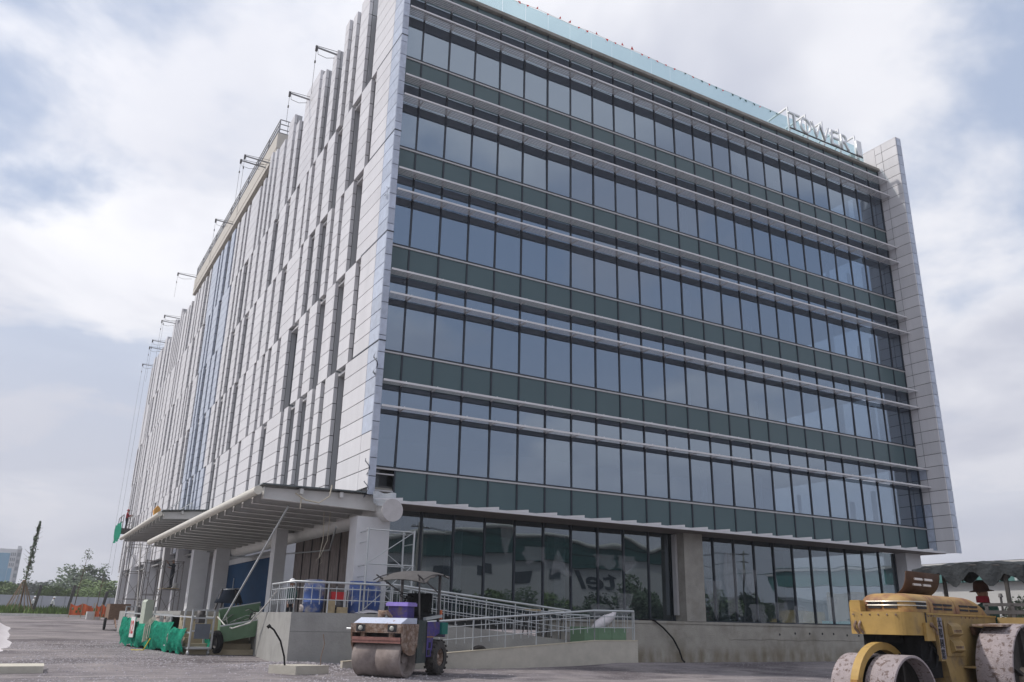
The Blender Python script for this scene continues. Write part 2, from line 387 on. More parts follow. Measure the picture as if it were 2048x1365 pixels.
# ------------------------------------------------------------------ the office building: glass front
BLD = thing('office_building', 'six-storey office building with blue glass front and white panelled side', 'building')
ZT = [5.72+3.8*n for n in range(5)] + [24.45]
XS = [0.0] + [.78+1.11*k for k in range(24)] + [27.2]
GF_Y = .6
def jit(a): return (R(rnd.gauss(0, a)), 0, R(rnd.gauss(0, a)))
for c in range(25):
    x0, x1 = XS[c]+.012, XS[c+1]-.012
    for n in range(6):
        z = ZT[n]; za = (ZT[n]-1.12) if n < 5 else 23.66
        if c == 0 and n == 0: pass
        else: bx('spandrel_pane', SPAND, BLD, x0, x1, 0, .03, za+.01, z-.05, jit(.15))
        if n < 5:
            top = (ZT[n+1]-1.95) if n < 4 else 22.78
            bx('vision_pane', VISION, BLD, x0, x1, 0, .03, z+.05, top-.01, jit(.30))
        if n >= 1:
            zb = (z-1.95) if n < 5 else 22.78
            bx('transom_pane', VISION, BLD, x0, x1, 0, .03, zb+.01, za-.01, jit(.30))
for c in range(1, 25):
    bx('mullion', MULL, BLD, XS[c]-.028, XS[c]+.028, -.035, .06, 4.68, 24.45)
bx('mullion', MULL, BLD, 27.14, 27.2, -.035, .06, 4.68, 24.45)
for n in range(5):
    bx('transom', ALU, BLD, 0, 27.2, -.042, .05, ZT[n]-.055, ZT[n]+.0)
    bx('transom', MULL, BLD, 0, 27.2, -.05, .05, ZT[n]+.003, ZT[n]+.05)
# sunshades of slats
bk = MB(); bk.prism([(-.51, -.03), (-.51, .03), (-.48, .075), (-.43, .03), (0, .02), (0, -.03)], 'x', -.010, .010); BRK = bk.mesh('bracket', LOUV)
def sunshade(z):
    s = MB(); s.box(0, 27.28, -.545, -.515, z-.035, z+.03)
    o = s.build('sunshade', LOUV, BLD)
    for k in range(5):
        y = -.07-.088*k
        q = MB(); q.add([(0, y, z+.006), (27.28, y, z+.006), (27.28, y-.066, z-.008), (0, y-.066, z-.008),
                         (0, y, z+.015), (27.28, y, z+.015), (27.28, y-.066, z+.001), (0, y-.066, z+.001)],
                        [(0,3,2,1),(4,5,6,7),(0,1,5,4),(1,2,6,5),(2,3,7,6),(3,0,4,7)])
        q.build('blade', LOUV, o)
    for c in range(1, 25):
        b = bpy.data.objects.new('bracket', BRK); C.objects.link(b); b.parent = o; b.location = (XS[c], 0, z)
for n in range(1, 6):
    za, zb = (ZT[n]-1.12, ZT[n]-1.95) if n < 5 else (23.66, 22.78)
    sunshade(za); sunshade(zb)
# ground-floor canopy shelf
s = MB(); s.box(.55, 27.3, -.78, -.0, 4.585, 4.625); s.box(.55, 27.3, -.80, -.775, 4.56, 4.645)
shelf = s.build('shelf_canopy', LOUV, BLD)
q = MB(); q.box(.55, 27.25, -.77, GF_Y, 4.545, 4.58); q.build('soffit', SOFF, shelf)
q = MB(); q.prism([(-.95, .0), (-.02, .10), (.0, .10), (0, 0)], 'y', -.805, -.775); q.prism([(-.8, 0), (-.8, .095), (0, .03), (0, 0)], 'x', -.015, 0); FIN = q.mesh('fin', LOUV)
for c in range(1, 25):
    b = bpy.data.objects.new('fin', FIN); C.objects.link(b); b.parent = shelf; b.location = (XS[c]+.0, -.003, 4.63)
# ground-floor glazing, pillar, plinth
PX0, PX1 = 12.42, 13.38
def gxs(a, b, step):
    n = max(1, round((b-a)/step)); return [a+(b-a)*i/n for i in range(n+1)]
for a, b in ((.9, PX0), (PX1, 25.45)):
    xs_ = gxs(a, b, 1.12)
    for x0, x1 in zip(xs_, xs_[1:]):
        bx('ground_floor_pane', GROUNDGL, BLD, x0+.012, x1-.012, GF_Y, GF_Y+.03, 1.42, 4.54, jit(.14))
        bx('ground_floor_mullion', MULL, BLD, x1-.028, x1+.028, GF_Y-.05, GF_Y+.06, 1.39, 4.54)
    bx('sill_rail', MULL, BLD, a, b, GF_Y-.06, GF_Y+.06, 1.385, 1.44)
bx('pillar', CONC, BLD, PX0+.02, PX1-.02, -.06, .75, 1.395, 4.54)
bx('pillar_trim', ALU, BLD, PX0-.10, PX0-.0, .3, .5, 1.6, 4.5)
bx('corner_column', COLW, BLD, 25.5, 26.55, .03, .8, 1.395, 4.54)
bx('column_stub', COLW, BLD, 26.55, 27.0, .1, .7, 1.395, 4.05)
q = MB(); q.box(6.6, 27.3, 0, .9, -.3, 1.30); q.box(6.6, 27.3, -.03, .9, 1.303, 1.39); pl = q.build('plinth', PLINTH, BLD)
for x in (17.2, 18.0, 18.75, 19.5, 20.3, 21.0, 21.8, 22.6):
    q = MB(); q.lathe([(0, .045), (.004, .045), (.004, 0)], (x+rnd.uniform(-.1, .1), -.006, 1.02+rnd.uniform(-.03, .03)), (0, 1, 0), 10); q.build('tie_hole', DARKJ, pl)
q = MB()
for i in range(60):
    x = 14.5+i*.21; z = .78+.05*noise.noise(Vector((x*1.3, 0, 0)))
    q.box(x, x+.22, -.008, .01, z, z+.012)
q.build('pour_joint', mat('joint_stain', (.15, .13, .11), .95), pl)
# interior: slabs, back wall, columns seen through the glass
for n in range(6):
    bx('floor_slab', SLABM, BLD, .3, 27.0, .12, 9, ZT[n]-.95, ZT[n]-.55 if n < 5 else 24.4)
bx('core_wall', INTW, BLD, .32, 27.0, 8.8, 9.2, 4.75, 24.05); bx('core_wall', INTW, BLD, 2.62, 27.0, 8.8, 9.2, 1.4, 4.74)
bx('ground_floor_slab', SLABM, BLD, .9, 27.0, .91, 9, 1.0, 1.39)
for n in range(5):
    for x in (13.6, 17.0, 19.6, 22.3, 24.4, 25.6):
        if rnd.random() < .85:
            xx = x+rnd.uniform(-.4, .4); bx('blind_strip', INTC, BLD, xx, xx+rnd.choice((.18, .3)), .35, .4, ZT[n]+.06, ZT[n]+rnd.choice((.9, 1.5, 1.8)))
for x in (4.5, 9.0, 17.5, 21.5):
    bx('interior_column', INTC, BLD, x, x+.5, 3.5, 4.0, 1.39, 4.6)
# open bay beside the corner on the first floor
bx('open_bay', CONC, BLD, .02, .75, .04, .3, 4.7, 5.1)
bx('bay_rail', ALU, BLD, 0, .75, -.03, .02, 4.98, 5.03); bx('bay_rail', ALU, BLD, 0, .75, -.03, .02, 5.5, 5.54)
bx('bay_back', INTW, BLD, .02, .75, .5, .55, 4.6, 5.65)
# roof edge
q = MB(); q.box(0, 27.2, -.14, .55, 24.455, 24.60); q.build('coping', CONC, BLD)
bx('roof_slab', CONC, BLD, .2, 27.0, .56, 26, 24.1, 24.45)
for k in range(23):
    x0 = .9+1.11*k
    o = bx('balustrade_pane', BALGL, BLD, x0+.01, x0+1.1, .18, .20, 24.605, 25.72, jit(.2))
# right-hand fin
FX0, FX1 = 27.2, 27.62
zc = [4.55+.565*k for k in range(39)]
bx('fin_core', DARKJ, BLD, FX0+.02, FX1-.02, -1.24, 1.6, 4.6, 25.8)
for i in range(len(zc)-1):
    a, b = zc[i], min(zc[i+1], 25.9)
    bx('fin_panel', WHITE, BLD, FX0, FX0+.06, -1.28, -.415, a+.012, b-.012)
    if a > 8.6 or True:
        film = (7.9 < a < 8.5) or (4.5 <= a < 6.4)
        bx('fin_panel', FILM if film else WHITE, BLD, FX0+.002, FX0+.06, -.39, .0, a+.012, b-.012)
    bx('fin_edge_panel', FILM, BLD, FX0+.07, FX1, -1.295, -1.24, a+.012, b-.012)
bx('fin_cap', WHITE, BLD, FX0, FX1, -1.29, 1.6, 25.895, 25.94)
bx('fin_return', WHITE, BLD, FX0+.003, FX1, .02, 1.62, 24.46, 25.88)
bx('plant_box', BEIGE, BLD, 26.0, 26.7, .6, 1.6, 24.61, 25.5)
# sign standing on the roof edge
SIGN = thing('roof_sign', 'silver roof sign reading TOWER 1 on steel frames at roof edge', 'sign', (23, -.2, 24.6))
SILV = mat('sign_silver', (.74, .75, .76), .35, .3, .05)
for ch, a, b in (('T', 20.3, 21.08), ('O', 21.10, 21.86), ('W', 21.92, 23.22), ('E', 23.34, 23.98), ('R', 24.12, 24.72), ('1', 25.3, 25.68)):
    txt('letter', ch, SILV, SIGN, ((a+b)/2, -.27, 25.2), 1, (1, 0, 0), (0, 0, 1), .05, bold=-.012, fit=(b-a, .86))
q = MB(); q.bar((20.3, -.3, 24.68), (25.7, -.3, 24.68), .05); q.build('base_rail', DARKST, SIGN)
for x in (20.44, 21.71, 22.93, 24.18, 25.43):
    q = MB(); q.bar((x, -.12, 24.6), (x, -.12, 26.02), .075); q.bar((x, -.08, 25.98), (x, 1.15, 25.9), .08); q.bar((x, 1.12, 24.45), (x, 1.12, 25.95), .07)
    q.bar((x, -.3, 24.68), (x, .1, 24.62), .03); q.build('support_frame', SILV, SIGN)
# bunting along the balustrade
BUNT = thing('bunting', 'string of small red and green pennants along the roof balustrade', 'bunting', (10, .1, 25.7))
pts = [(3.2+i*.9, .14, 25.74-.035*(i % 3)-.09*sst(10, 20, 3.2+i*.9)) for i in range(20)]
q = MB(); q.tube(pts, .006, 4); q.build('string', ROPE, BUNT)
for i in range(34):
    x = 3.4+i*.5+rnd.uniform(-.12, .12); z = 25.72-.11*sst(10, 20, x); a = rnd.uniform(-.9, .9); s_ = rnd.uniform(.09, .14)
    m = mat('pennant_green', (.01, .07, .06), .8) if (x > 13.8 and rnd.random() < .55) else mat('pennant_red', (.72, .07, .05), .8)
    up = 1 if rnd.random() < .45 and x < 12 else -1
    MB().add([(x-s_*.6, .14, z), (x+s_*.6, .135, z+.02), (x+a*.08, .10, z+up*s_*1.2), (x+a*.05, .15, z+up*s_*.6)], [(0, 1, 2), (0, 3, 2)]).build('pennant', m, BUNT)

# ------------------------------------------------------------------ white panelled side
XF = -.25
JZ = [5.0, 9.66, 13.5, 17.4, 21.42, 25.35, 27.0]
PRE = {0: [(-.45, 2.63), (3.76, 4.87), (5.38, 5.99), (6.46, 7.14), (8.17, 8.75), (9.8, 10.42), (10.93, 13.28), (14.23, 15.5)],
       1: [(-.45, 1.94), (2.47, 3.65), (4.75, 5.86), (6.99, 8.05), (8.58, 9.6), (11.21, 12.46), (13.0, 14.1), (14.7, 15.3)],
       2: [(-.45, 2.53), (3.64, 4.71), (5.15, 5.82), (6.27, 6.84), (7.84, 8.52), (9.4, 10.27), (10.69, 12.93), (13.86, 14.94)],
       3: [(-.45, 1.97), (2.53, 3.65), (4.77, 5.86), (6.89, 7.96), (8.52, 9.72), (10.25, 10.8), (11.13, 12.21), (12.78, 13.85), (14.62, 15.95)],
       4: [(-.45, 2.56), (3.68, 4.77), (5.29, 5.84), (6.39, 6.93), (7.89, 8.57), (9.56, 10.16), (10.64, 13.0), (13.9, 14.5), (15.1, 16.2)],
       5: [(-.45, 2.56), (3.68, 4.77), (5.29, 5.84), (6.39, 6.93), (7.89, 8.57), (9.56, 10.16), (10.64, 13.0), (13.9, 14.5), (15.1, 16.2)]}
END = 69.2
panels = []; rev = MB(); jb = MB(); slots = []; sills = MB()
for b in range(6):
    strips = list(PRE[b]); y = strips[-1][1]
    r2 = random.Random(100+(b if b < 5 else 4))
    while y < END-1.5:
        y += .565*r2.choice((1, 1, 1, 2)); wd = .565*r2.choice((1, 1, 2, 2, 2, 3, 4) if r2.random() < .75 else (1, 1, 2))
        y2 = min(y+wd, END); strips.append((y, y2)); y = y2
    z0, z1 = JZ[b], JZ[b+1]
    for i, (a, c) in enumerate(strips):
        film = 27.6 < a < 35.4
        top = z1
        if b == 5: top = z0 + random.Random(int(a*10)).choice((.6, 1.0, 1.3, 1.65))
        if b == 5 and 20 < a < 48: top = z0+.5
        nco = 8 if b == 0 else max(1, round((top-z0)/.565)); h = (top-z0)/nco
        cols = [(a, c)] if i else [(a, .42), (.435, c)]
        for k in range(nco):
            for (p, q_) in cols:
                f2 = film or (i == 0 and p < 0 and not (b == 0 and k < 3))
                panels.append((p, q_, z0+k*h, z0+(k+1)*h, FILM if f2 else WHITE))
        jb.box(XF+.03, XF+.15, a+.02, c-.02, z0+.03, top-.01)
        rev.box(XF+.165, .15, a+.012 if i else .06, c-.012, z0+.03, top-.02)
        if i and b < 5: slots.append((strips[i-1][1], a, z0, z1))
        if i and b < 4:
            pa, pc = strips[i-1][1], a
            sills.box(XF+.12, .14, pa+.01, pc-.01, z1-.17, z1-.09)
panels.sort(key=lambda p: -((p[1]-p[0])*(p[3]-p[2]))*abs(-8.7)/(((p[0]+24.4)**2+80+(p[2]-1.2)**2)**1.5))
rest = {}
for i, (a, c, z0, z1, m) in enumerate(panels):
    args = (XF, XF+.14, a+.004, c-.004, z0+.014, z1-.014)
    if i < 300: bx('cladding_panel', m, BLD, *args)
    else: rest.setdefault(m.name, (m, MB()))[1].box(*args)
for nme, (m, q) in rest.items():
    q.build('cladding_panels_far' if m is WHITE else 'filmed_panels_far', m, BLD, kind='stuff')
jb.build('joint_backing', DARKJ, BLD, kind='stuff'); rev.build('window_reveals', REVEAL, BLD, kind='stuff')
sills.build('slot_sills', mat('sill_white', (.62, .61, .61), .5), BLD, kind='stuff')
SLOTG = mat('slot_window_glass', (.045, .055, .065), .12, 0, .1, spec=.6)
slots.sort(key=lambda s: s[0])
for a, c, z0, z1 in slots[:250]:
    bx('slot_window', SLOTG, BLD, .10, .13, a+.004, c-.004, z0+.02, z1-.02)
q = MB()
for a, c, z0, z1 in slots: q.box(XF+.17, .12, a+.003, a+.05, z0+.03, z1-.18)
q.build('slot_frames', mat('frame_white', (.6, .59, .59), .5), BLD, kind='stuff')
bx('side_wall', INTW, BLD, .135, .3, .06, END, 4.6, 25.2)
bx('end_wall', COLW, BLD, .135, 27, END+.01, END+.3, 0, 25.2)
# narrow edge of the side screen towards the glass front
for i, z in enumerate([4.78+.565*k for k in range(36)]):
    bx('edge_panel', FILM, BLD, XF+.004, -.02, -.49, -.46, z+.012, z+.553)
bx('edge_core', DARKJ, BLD, XF+.02, -.03, -.455, .02, 4.8, 25.2)
for z, dx in ((9.70, 0), (13.55, 0), (17.45, 0), (21.47, 0)):
    bx('floor_joint', MULL, BLD, XF-.004, .0, -.50, 2.0, z-.03, z+.01)
# torn film hanging from the corner
for i, (y, z, s_) in enumerate(((-.52, 9.3, .55), (-.5, 5.9, .5), (-.51, 5.2, .5), (-.3, 15.3, .4), (-.52, 8.9, .4))):
    q = MB(); vs = []
    for k in range(7):
        t = k/6; wv = .07*math.sin(t*7+i); x = XF-.03-.05*math.sin(t*5+i)
        vs += [(x, y-.02+wv+.10*(1-t), z-s_*t), (x-.02, y+.06+wv*1.5, z-s_*t-.03)]
    q.add(vs, [(2*k, 2*k+1, 2*k+3, 2*k+2) for k in range(6)])
    tag(q.build('torn_film', mat('torn_film_dark', (.06, .07, .09), .4)), ['long torn film strip hanging on the corner above the first-floor sill', 'torn dark film strip over the open bay at the corner', 'lowest torn dark film strip above the silver wrap', 'topmost torn film strip high on the corner', 'short torn film strip just below the long one'][i], 'film strip', 'torn film strips on the corner')
# torn silver wrap above the tube end
q = MB(); vs = []; n_ = 8
for i in range(n_+1):
    for j in range(5):
        u, v = i/n_, j/4
        vs.append((-.12+.75*u, -.62+.1*math.sin(u*7)*v-.1*v, 4.86-.30*v-.14*math.sin(u*math.pi)*v+.03*math.sin(u*9+v*4)))
q.add(vs, [(i*5+j, i*5+j+1, (i+1)*5+j+1, (i+1)*5+j) for i in range(n_) for j in range(4)], True)
tag(q.build('silver_wrap', mat('silver_foil', (.45, .46, .47), .3, .5, .1, 6, .3, 20)), 'crumpled silver wrap hanging above the end of the grey tube', 'wrap')
# penthouse crown with railing
CR = MB(); CR.box(.0, .9, 20.2, 47.0, 27.7, 28.7); CR.box(-.0, .25, 20.2, 47.0, 27.25, 27.62); CR.box(.9, 4.2, 20.2, 47, 28.25, 28.7)
CR.build('crown_beam', BEIGE, BLD)
bx('crown_wall', BEIGE, BLD, 1.2, 1.5, 20.6, 46.8, 24.5, 28.2)
for y in [20.7+2.6*k for k in range(11)]: bx('crown_pier', BEIGE, BLD, .3, 1.19, y, y+.35, 25.3, 27.69)
q = MB()
for k in range(11):
    y = 20.4+2.65*k; q.bar((.1, y, 28.7), (.1, y, 29.75), .06)
for z in (29.75, 29.45, 29.1, 28.85): q.bar((.1, 20.4, z), (.1, 46.9, z), .045); q.bar((.1, 20.4, z), (4.0, 20.4, z), .045)
for k in range(9): q.bar((.1+.48*k, 20.4, 28.7), (.1+.48*k, 20.4, 29.75), .03)
for k in range(88): q.bar((.1, 20.4+.3*k, 28.85), (.1, 20.4+.3*k, 29.6), .02)
q.build('crown_railing', mat('railing_grey', (.22, .22, .23), .5, .4), BLD)
# davit arms that carry the gondola ropes
for i, (y, z, L, where) in enumerate(((8.0, 26.1, 1.25, 'nearest the glass corner'), (12.3, 26.2, 1.3, 'second from the glass corner'), (21.4, 27.2, 1.6, 'on the near end of the crown'),
                                      (22.6, 27.5, 1.6, 'just past the near crown end'), (31.5, 27.4, 1.2, 'over the middle of the crown'), (46.2, 28.6, 1.6, 'at the far end of the crown'), (52.0, 26.6, 1.5, 'first beyond the crown'),
                                      (53.6, 26.6, 1.5, 'second beyond the crown'), (59.2, 26.3, 1.5, 'third beyond the crown'), (61.0, 26.1, 1.5, 'fourth beyond the crown'), (67.0, 25.9, 1.3, 'farthest along the roof'))):
    if L < .5: continue
    L *= .78
    d = thing('davit_arm', 'grey steel davit arm over the white side, '+where, 'davit', (.6, y, z-1.2), 'davit arms along the roof')
    q = MB(); q.bar((.7, y, z-1.6), (.7, y, z+.25), .09); q.bar((.7, y, z), (XF-L, y, z+.05), .06); q.build('boom', mat('davit_grey', (.27, .27, .28), .6, .3), d)
    q = MB(); q.bar((.7, y, z+.25), (XF-L, y, z+.13), .018); q.tube([(XF-L+.06, y, z), (XF-L+.1, y, z-.3), (XF-L+.5, y, z-.35), (XF-.1, y, z-.2)], .012, 4); q.build('stay_cable', DARKST, d)
    q = MB(); q.cbox((XF-L, y, z-.02), (.09, .1, .28)); q.build('pulley', DARKST, d)
    lo = 4.5 if y > 60 else z-rnd.uniform(1.2, 5)
    q = MB(); q.bar((XF-L, y, z-.1), (XF-L, y-(.3 if y > 60 else .0), lo), .014); q.cbox((XF-L, y, z-.75), (.06, .06, .12)); q.build('rope', DARKST, d)

# ------------------------------------------------------------------ entrance canopies along the side
def canopy(y0, y1, xo, zo, nrib, zin, tube_in):
    o = MB().tube([(xo, y0, zo+.02), (xo, y1, zo+.02)], .125, 16).build('canopy_tube', TUBEC, BLD)
    q = MB(); q.add([(xo+.1, y0, zo+.20), (.6, y0, zin+.22), (.6, y1, zin+.22), (xo+.1, y1, zo+.20), (xo+.1, y0, zo+.235), (.6, y0, zin+.255), (.6, y1, zin+.255), (xo+.1, y1, zo+.235)],
                    [(0,3,2,1),(4,5,6,7),(0,1,5,4),(1,2,6,5),(2,3,7,6),(3,0,4,7)])
    q.build('roof_sheet', mat('canopy_glass_dark', (.10, .12, .125), .2, 0, .1, spec=.5), o)
    q = MB(); q.prism([(xo+.22, zo+.14), (xo+.22, zo-.17), (.5, zin-.28), (.5, zin+.2)], 'y', -.03, .03)
    q.prism([(xo+.22, zo-.165), (xo+.22, zo-.18), (.5, zin-.295), (.5, zin-.28)], 'y', -.09, .09)
    q.prism([(xo+.20, zo+.15), (xo+.20, zo-.18), (xo+.215, zo-.18), (xo+.215, zo+.15)], 'y', -.10, .10)
    me = q.mesh('rib', STEELW)
    for k in range(nrib):
        b = bpy.data.objects.new('rib', me); C.objects.link(b); b.parent = o; b.location = (0, y0+.25+(y1-y0-.4)*k/(nrib-1), 0)
    for x in (-2.2, -1.0):
        zz_ = zo+(zin-zo)*(x-xo)/(.5-xo); q = MB(); q.box(x-.05, x+.05, y0+.05, y1, zz_+.02, zz_+.17); q.build('purlin', STEELW, o)
    if tube_in:
        q = MB(); q.tube([(.45, -.85, 4.33), (.45, y1, 4.33)], .29, 24); q.build('inner_tube', STEELW, o)
        q = MB(); q.lathe([(0, .335), (.02, .335), (.02, 0)], (.45, -.86, 4.33), (0, 1, 0), 28, False); q.lathe([(0, .335), (0, 0)], (.45, -.86, 4.33), (0, 1, 0), 28, False); q.build('tube_cap', mat('cap_grey', (.50, .48, .48), .5), o)
    return o
canopy(-.45, 21.2, -3.45, 4.60, 18, 4.62, True)
canopy(20.6, 37.5, -3.25, 5.95, 14, 6.25, False)
# blade columns and recessed wall under them
for (x0, x1, y0, y1, zt) in ((-.42, .62, -.3, .35, 4.15), (-.66, -.22, 7.9, 8.5, 4.5), (-.5, .16, 19.6, 20.3, 4.6), (-.55, .3, 25.6, 26.4, 5.9), (-.5, .5, 31.5, 32.2, 6.0), (-.5, .35, 37.0, 37.8, 6.0), (-.5, .35, 46, 46.8, 6.0), (-.5, .35, 55, 55.8, 6.0), (-.5, .35, 63, 63.8, 6.0)):
    bx('blade_column', COLW, BLD, x0, x1, y0, y1, 1.2, zt)
bx('recessed_wall', DARKWALL, BLD, 2.4, 2.6, 1.3, 16, 1.39, 4.6)
for k in range(11): bx('wall_batten', DARKST, BLD, 2.36, 2.4, 1.6+1.3*k, 1.66+1.3*k, 1.39, 4.6)
bx('entrance_panel', BLUE, BLD, 1.5, 1.56, 16.5, 26.3, 1.39, 3.95)
bx('entrance_head', COLW, BLD, 1.49, 1.6, 16.5, 26.3, 3.96, 4.25)
bx('handle', GALV, BLD, 1.42, 1.46, 24.0, 24.06, 1.9, 3.2)
bx('return_wall', COLW, BLD, .9, 2.4, 26.35, 26.7, 1.39, 6)
bx('recessed_wall', mat('grey_block', (.27, .27, .28), .9), BLD, 1.4, 1.6, 27, END, .5, 6.2)
bx('ceiling', mat('under_ceiling', (.40, .40, .39), .8), BLD, -.1, 2.5, .0, END, 4.66, 4.72)

# ------------------------------------------------------------------ entrance podium, stairs and ramp
POD = thing('entrance_podium', 'grey concrete podium with steps beneath the entrance canopy', 'podium', (-2, 2, 0))
q = MB(); q.prism([(-2.35, -1.1), (.55, -1.1), (.55, .62), (2.4, .62), (2.4, 27), (-1.2, 27), (-1.55, 5.9)], 'z', -.2, 1.38); q.build('deck', PODC, POD)
bx('formwork_line', mat('line_dark', (.2, .2, .195), .9), POD, -2.34, .5, -1.104, -1.09, .88, .895)
for k in range(7):
    q = MB(); q.box(-3.7, -1.56-.02*k, 5.8+.3*k, 9.9, -.1 if k == 0 else .01+.175*(k), .01+.175*(k+1)-.0)
    q.build('step', mat('step_concrete', (.40, .34, .24), .9, 0, .12, 3, .2, 25), POD)
q = MB(); q.box(-3.7, -1.25, 7.9, 27, .3, 1.376); q.build('landing', PODC, POD)
RAMP = thing('access_ramp', 'two-flight concrete access ramp in front of ground-floor glass', 'ramp', (3, -1.5, 0))
q = MB(); q.prism([(.56, -.2), (.56, 1.32), (6.85, .62), (8.2, .60), (8.2, -.2)], 'y', -.16, -.01); q.build('inner_kerb', PODC, RAMP)
q = MB(); q.prism([(.56, -.2), (.56, 1.22), (6.85, .52), (8.2, .50), (8.2, -.2)], 'y', -.96, -.16); q.build('upper_flight', PODC, RAMP)
q = MB(); q.prism([(.56, -.2), (.56, 1.3), (6.7, .72), (6.7, -.2)], 'y', -1.1, -.96); q.build('divider_wall', PODC, RAMP)
q = MB(); q.prism([(-1.2, -.2), (-1.2, .02), (6.85, .52), (8.2, .5), (8.2, -.2)], 'y', -2.2, -1.1); q.build('lower_flight', mat('ramp_floor', (.42, .36, .27), .9, 0, .1, 3), RAMP)
q = MB(); q.prism([(-1.25, -.2), (-1.25, .17), (6.75, .74), (8.35, .75), (8.35, -.2)], 'y', -2.36, -2.2); q.build('outer_kerb', PALEC, RAMP)
q = MB(); q.prism([(-1.25, .172), (-1.25, .195), (6.75, .77), (8.35, .78), (8.35, .752), (6.75, .742)], 'y', -2.37, -2.19); q.build('kerb_cap', mat('cap_beige', (.50, .45, .35), .85), RAMP)
q = MB(); q.box(8.2, 8.35, -2.2, -.01, -.2, .75); q.build('end_wall', PALEC, RAMP)
# railings
def railing(label, pts, h, step, n_bal=3, gap_ends=True, mid=(.42, .80)):
    """pts: floor points of the railing"""
    o = thing('railing', label, 'railing', pts[0], 'galvanised railings of the entrance')
    P = [Vector(p) for p in pts]; up = Vector((0, 0, 1))
    for off, r_ in ((h, .032),):
        q = MB(); q.tube([p+up*off for p in P], r_, 8); q.build('handrail', GALV, o)
    for m_ in mid:
        q = MB(); q.tube([p+up*(h*m_) for p in P], .014, 5); q.build('rail_bar', GALV, o)
    pm = None; bm_ = None
    for a, b in zip(P, P[1:]):
        L = (b-a).length; n = max(1, round(L/step))
        for k in range(n+1):
            p = a.lerp(b, k/n)
            if pm is None: pm = MB().tube([(0,0,0), (0,0,1)], .02, 6).mesh('post', GALV)
            c = bpy.data.objects.new('post', pm); link(c, o); c.location = p; c.scale = (1, 1, h)
            if k == n: continue
            for j in range(1, n_bal+1):
                p2 = a.lerp(b, (k+j/(n_bal+1))/n)
                if bm_ is None: bm_ = MB().tube([(0,0,.3), (0,0,1)], .011, 5).mesh('baluster', GALV)
                c = bpy.data.objects.new('baluster', bm_); link(c, o); c.location = p2; c.scale = (1, 1, h*.88); 
    return o
railing('galvanised railing round the corner of the podium by the blue drums', [(-2.15, 1.9, 1.38), (-2.28, -1.03, 1.38), (.5, -1.03, 1.38)], .80, .95, 3)
railing('galvanised railing sloping down the upper flight of the ramp', [(.55, -1.03, 1.3), (6.7, -1.03, .72)], .90, 1.05, 3)
railing('galvanised railing along the glass side of the ramp', [(.56, -.1, 1.32), (6.85, -.1, .62), (8.1, -.1, .6)], .90, 1.1, 3)
railing('galvanised railing rising along the front kerb of the ramp', [(-.6, -2.28, .2), (6.75, -2.28, .77), (8.28, -2.28, .78)], .86, 1.05, 3)
railing('short galvanised railing closing the right end of the ramp', [(8.28, -2.2, .78), (8.28, -.15, .75)], .86, 1.0, 3)

# ------------------------------------------------------------------ people
def person(name_label, joints, cols, group=None, face=None):
    """joints: name -> (x,y,z,r, material index, parent)"""
    names = list(joints); vs = []; es = []; rad = []; mi = []
    for nme in names:
        x, y, z, r_, m, par = joints[nme]; vs.append((x, y, z)); rad.append(r_); mi.append(m)
        if par: es.append((names.index(par), names.index(nme)))
    me = bpy.data.meshes.new('person'); me.from_pydata(vs, es, [])
    o = bpy.data.objects.new('person', me); C.objects.link(o)
    md = o.modifiers.new('skin', 'SKIN'); md.use_smooth_shade = True
    for i, sv in enumerate(me.skin_vertices[0].data): sv.radius = (rad[i], rad[i]); sv.use_root = (i == 0)
    sd_ = o.modifiers.new('sub', 'SUBSURF'); sd_.levels = 1; sd_.render_levels = 1
    bpy.context.view_layer.update()
    m2 = bpy.data.meshes.new_from_object(o.evaluated_get(bpy.context.evaluated_depsgraph_get()))
    bpy.data.objects.remove(o)
    m2.materials.clear()
    for m in cols: m2.materials.append(m)
    P = [Vector(v) for v in vs]
    for f in m2.polygons:
        best = min(range(len(P)), key=lambda i: (P[i]-f.center).length - rad[i]); f.material_index = mi[best]; f.use_smooth = True
    o = bpy.data.objects.new('person', m2); C.objects.link(o); tag(o, name_label, 'person', group); return o
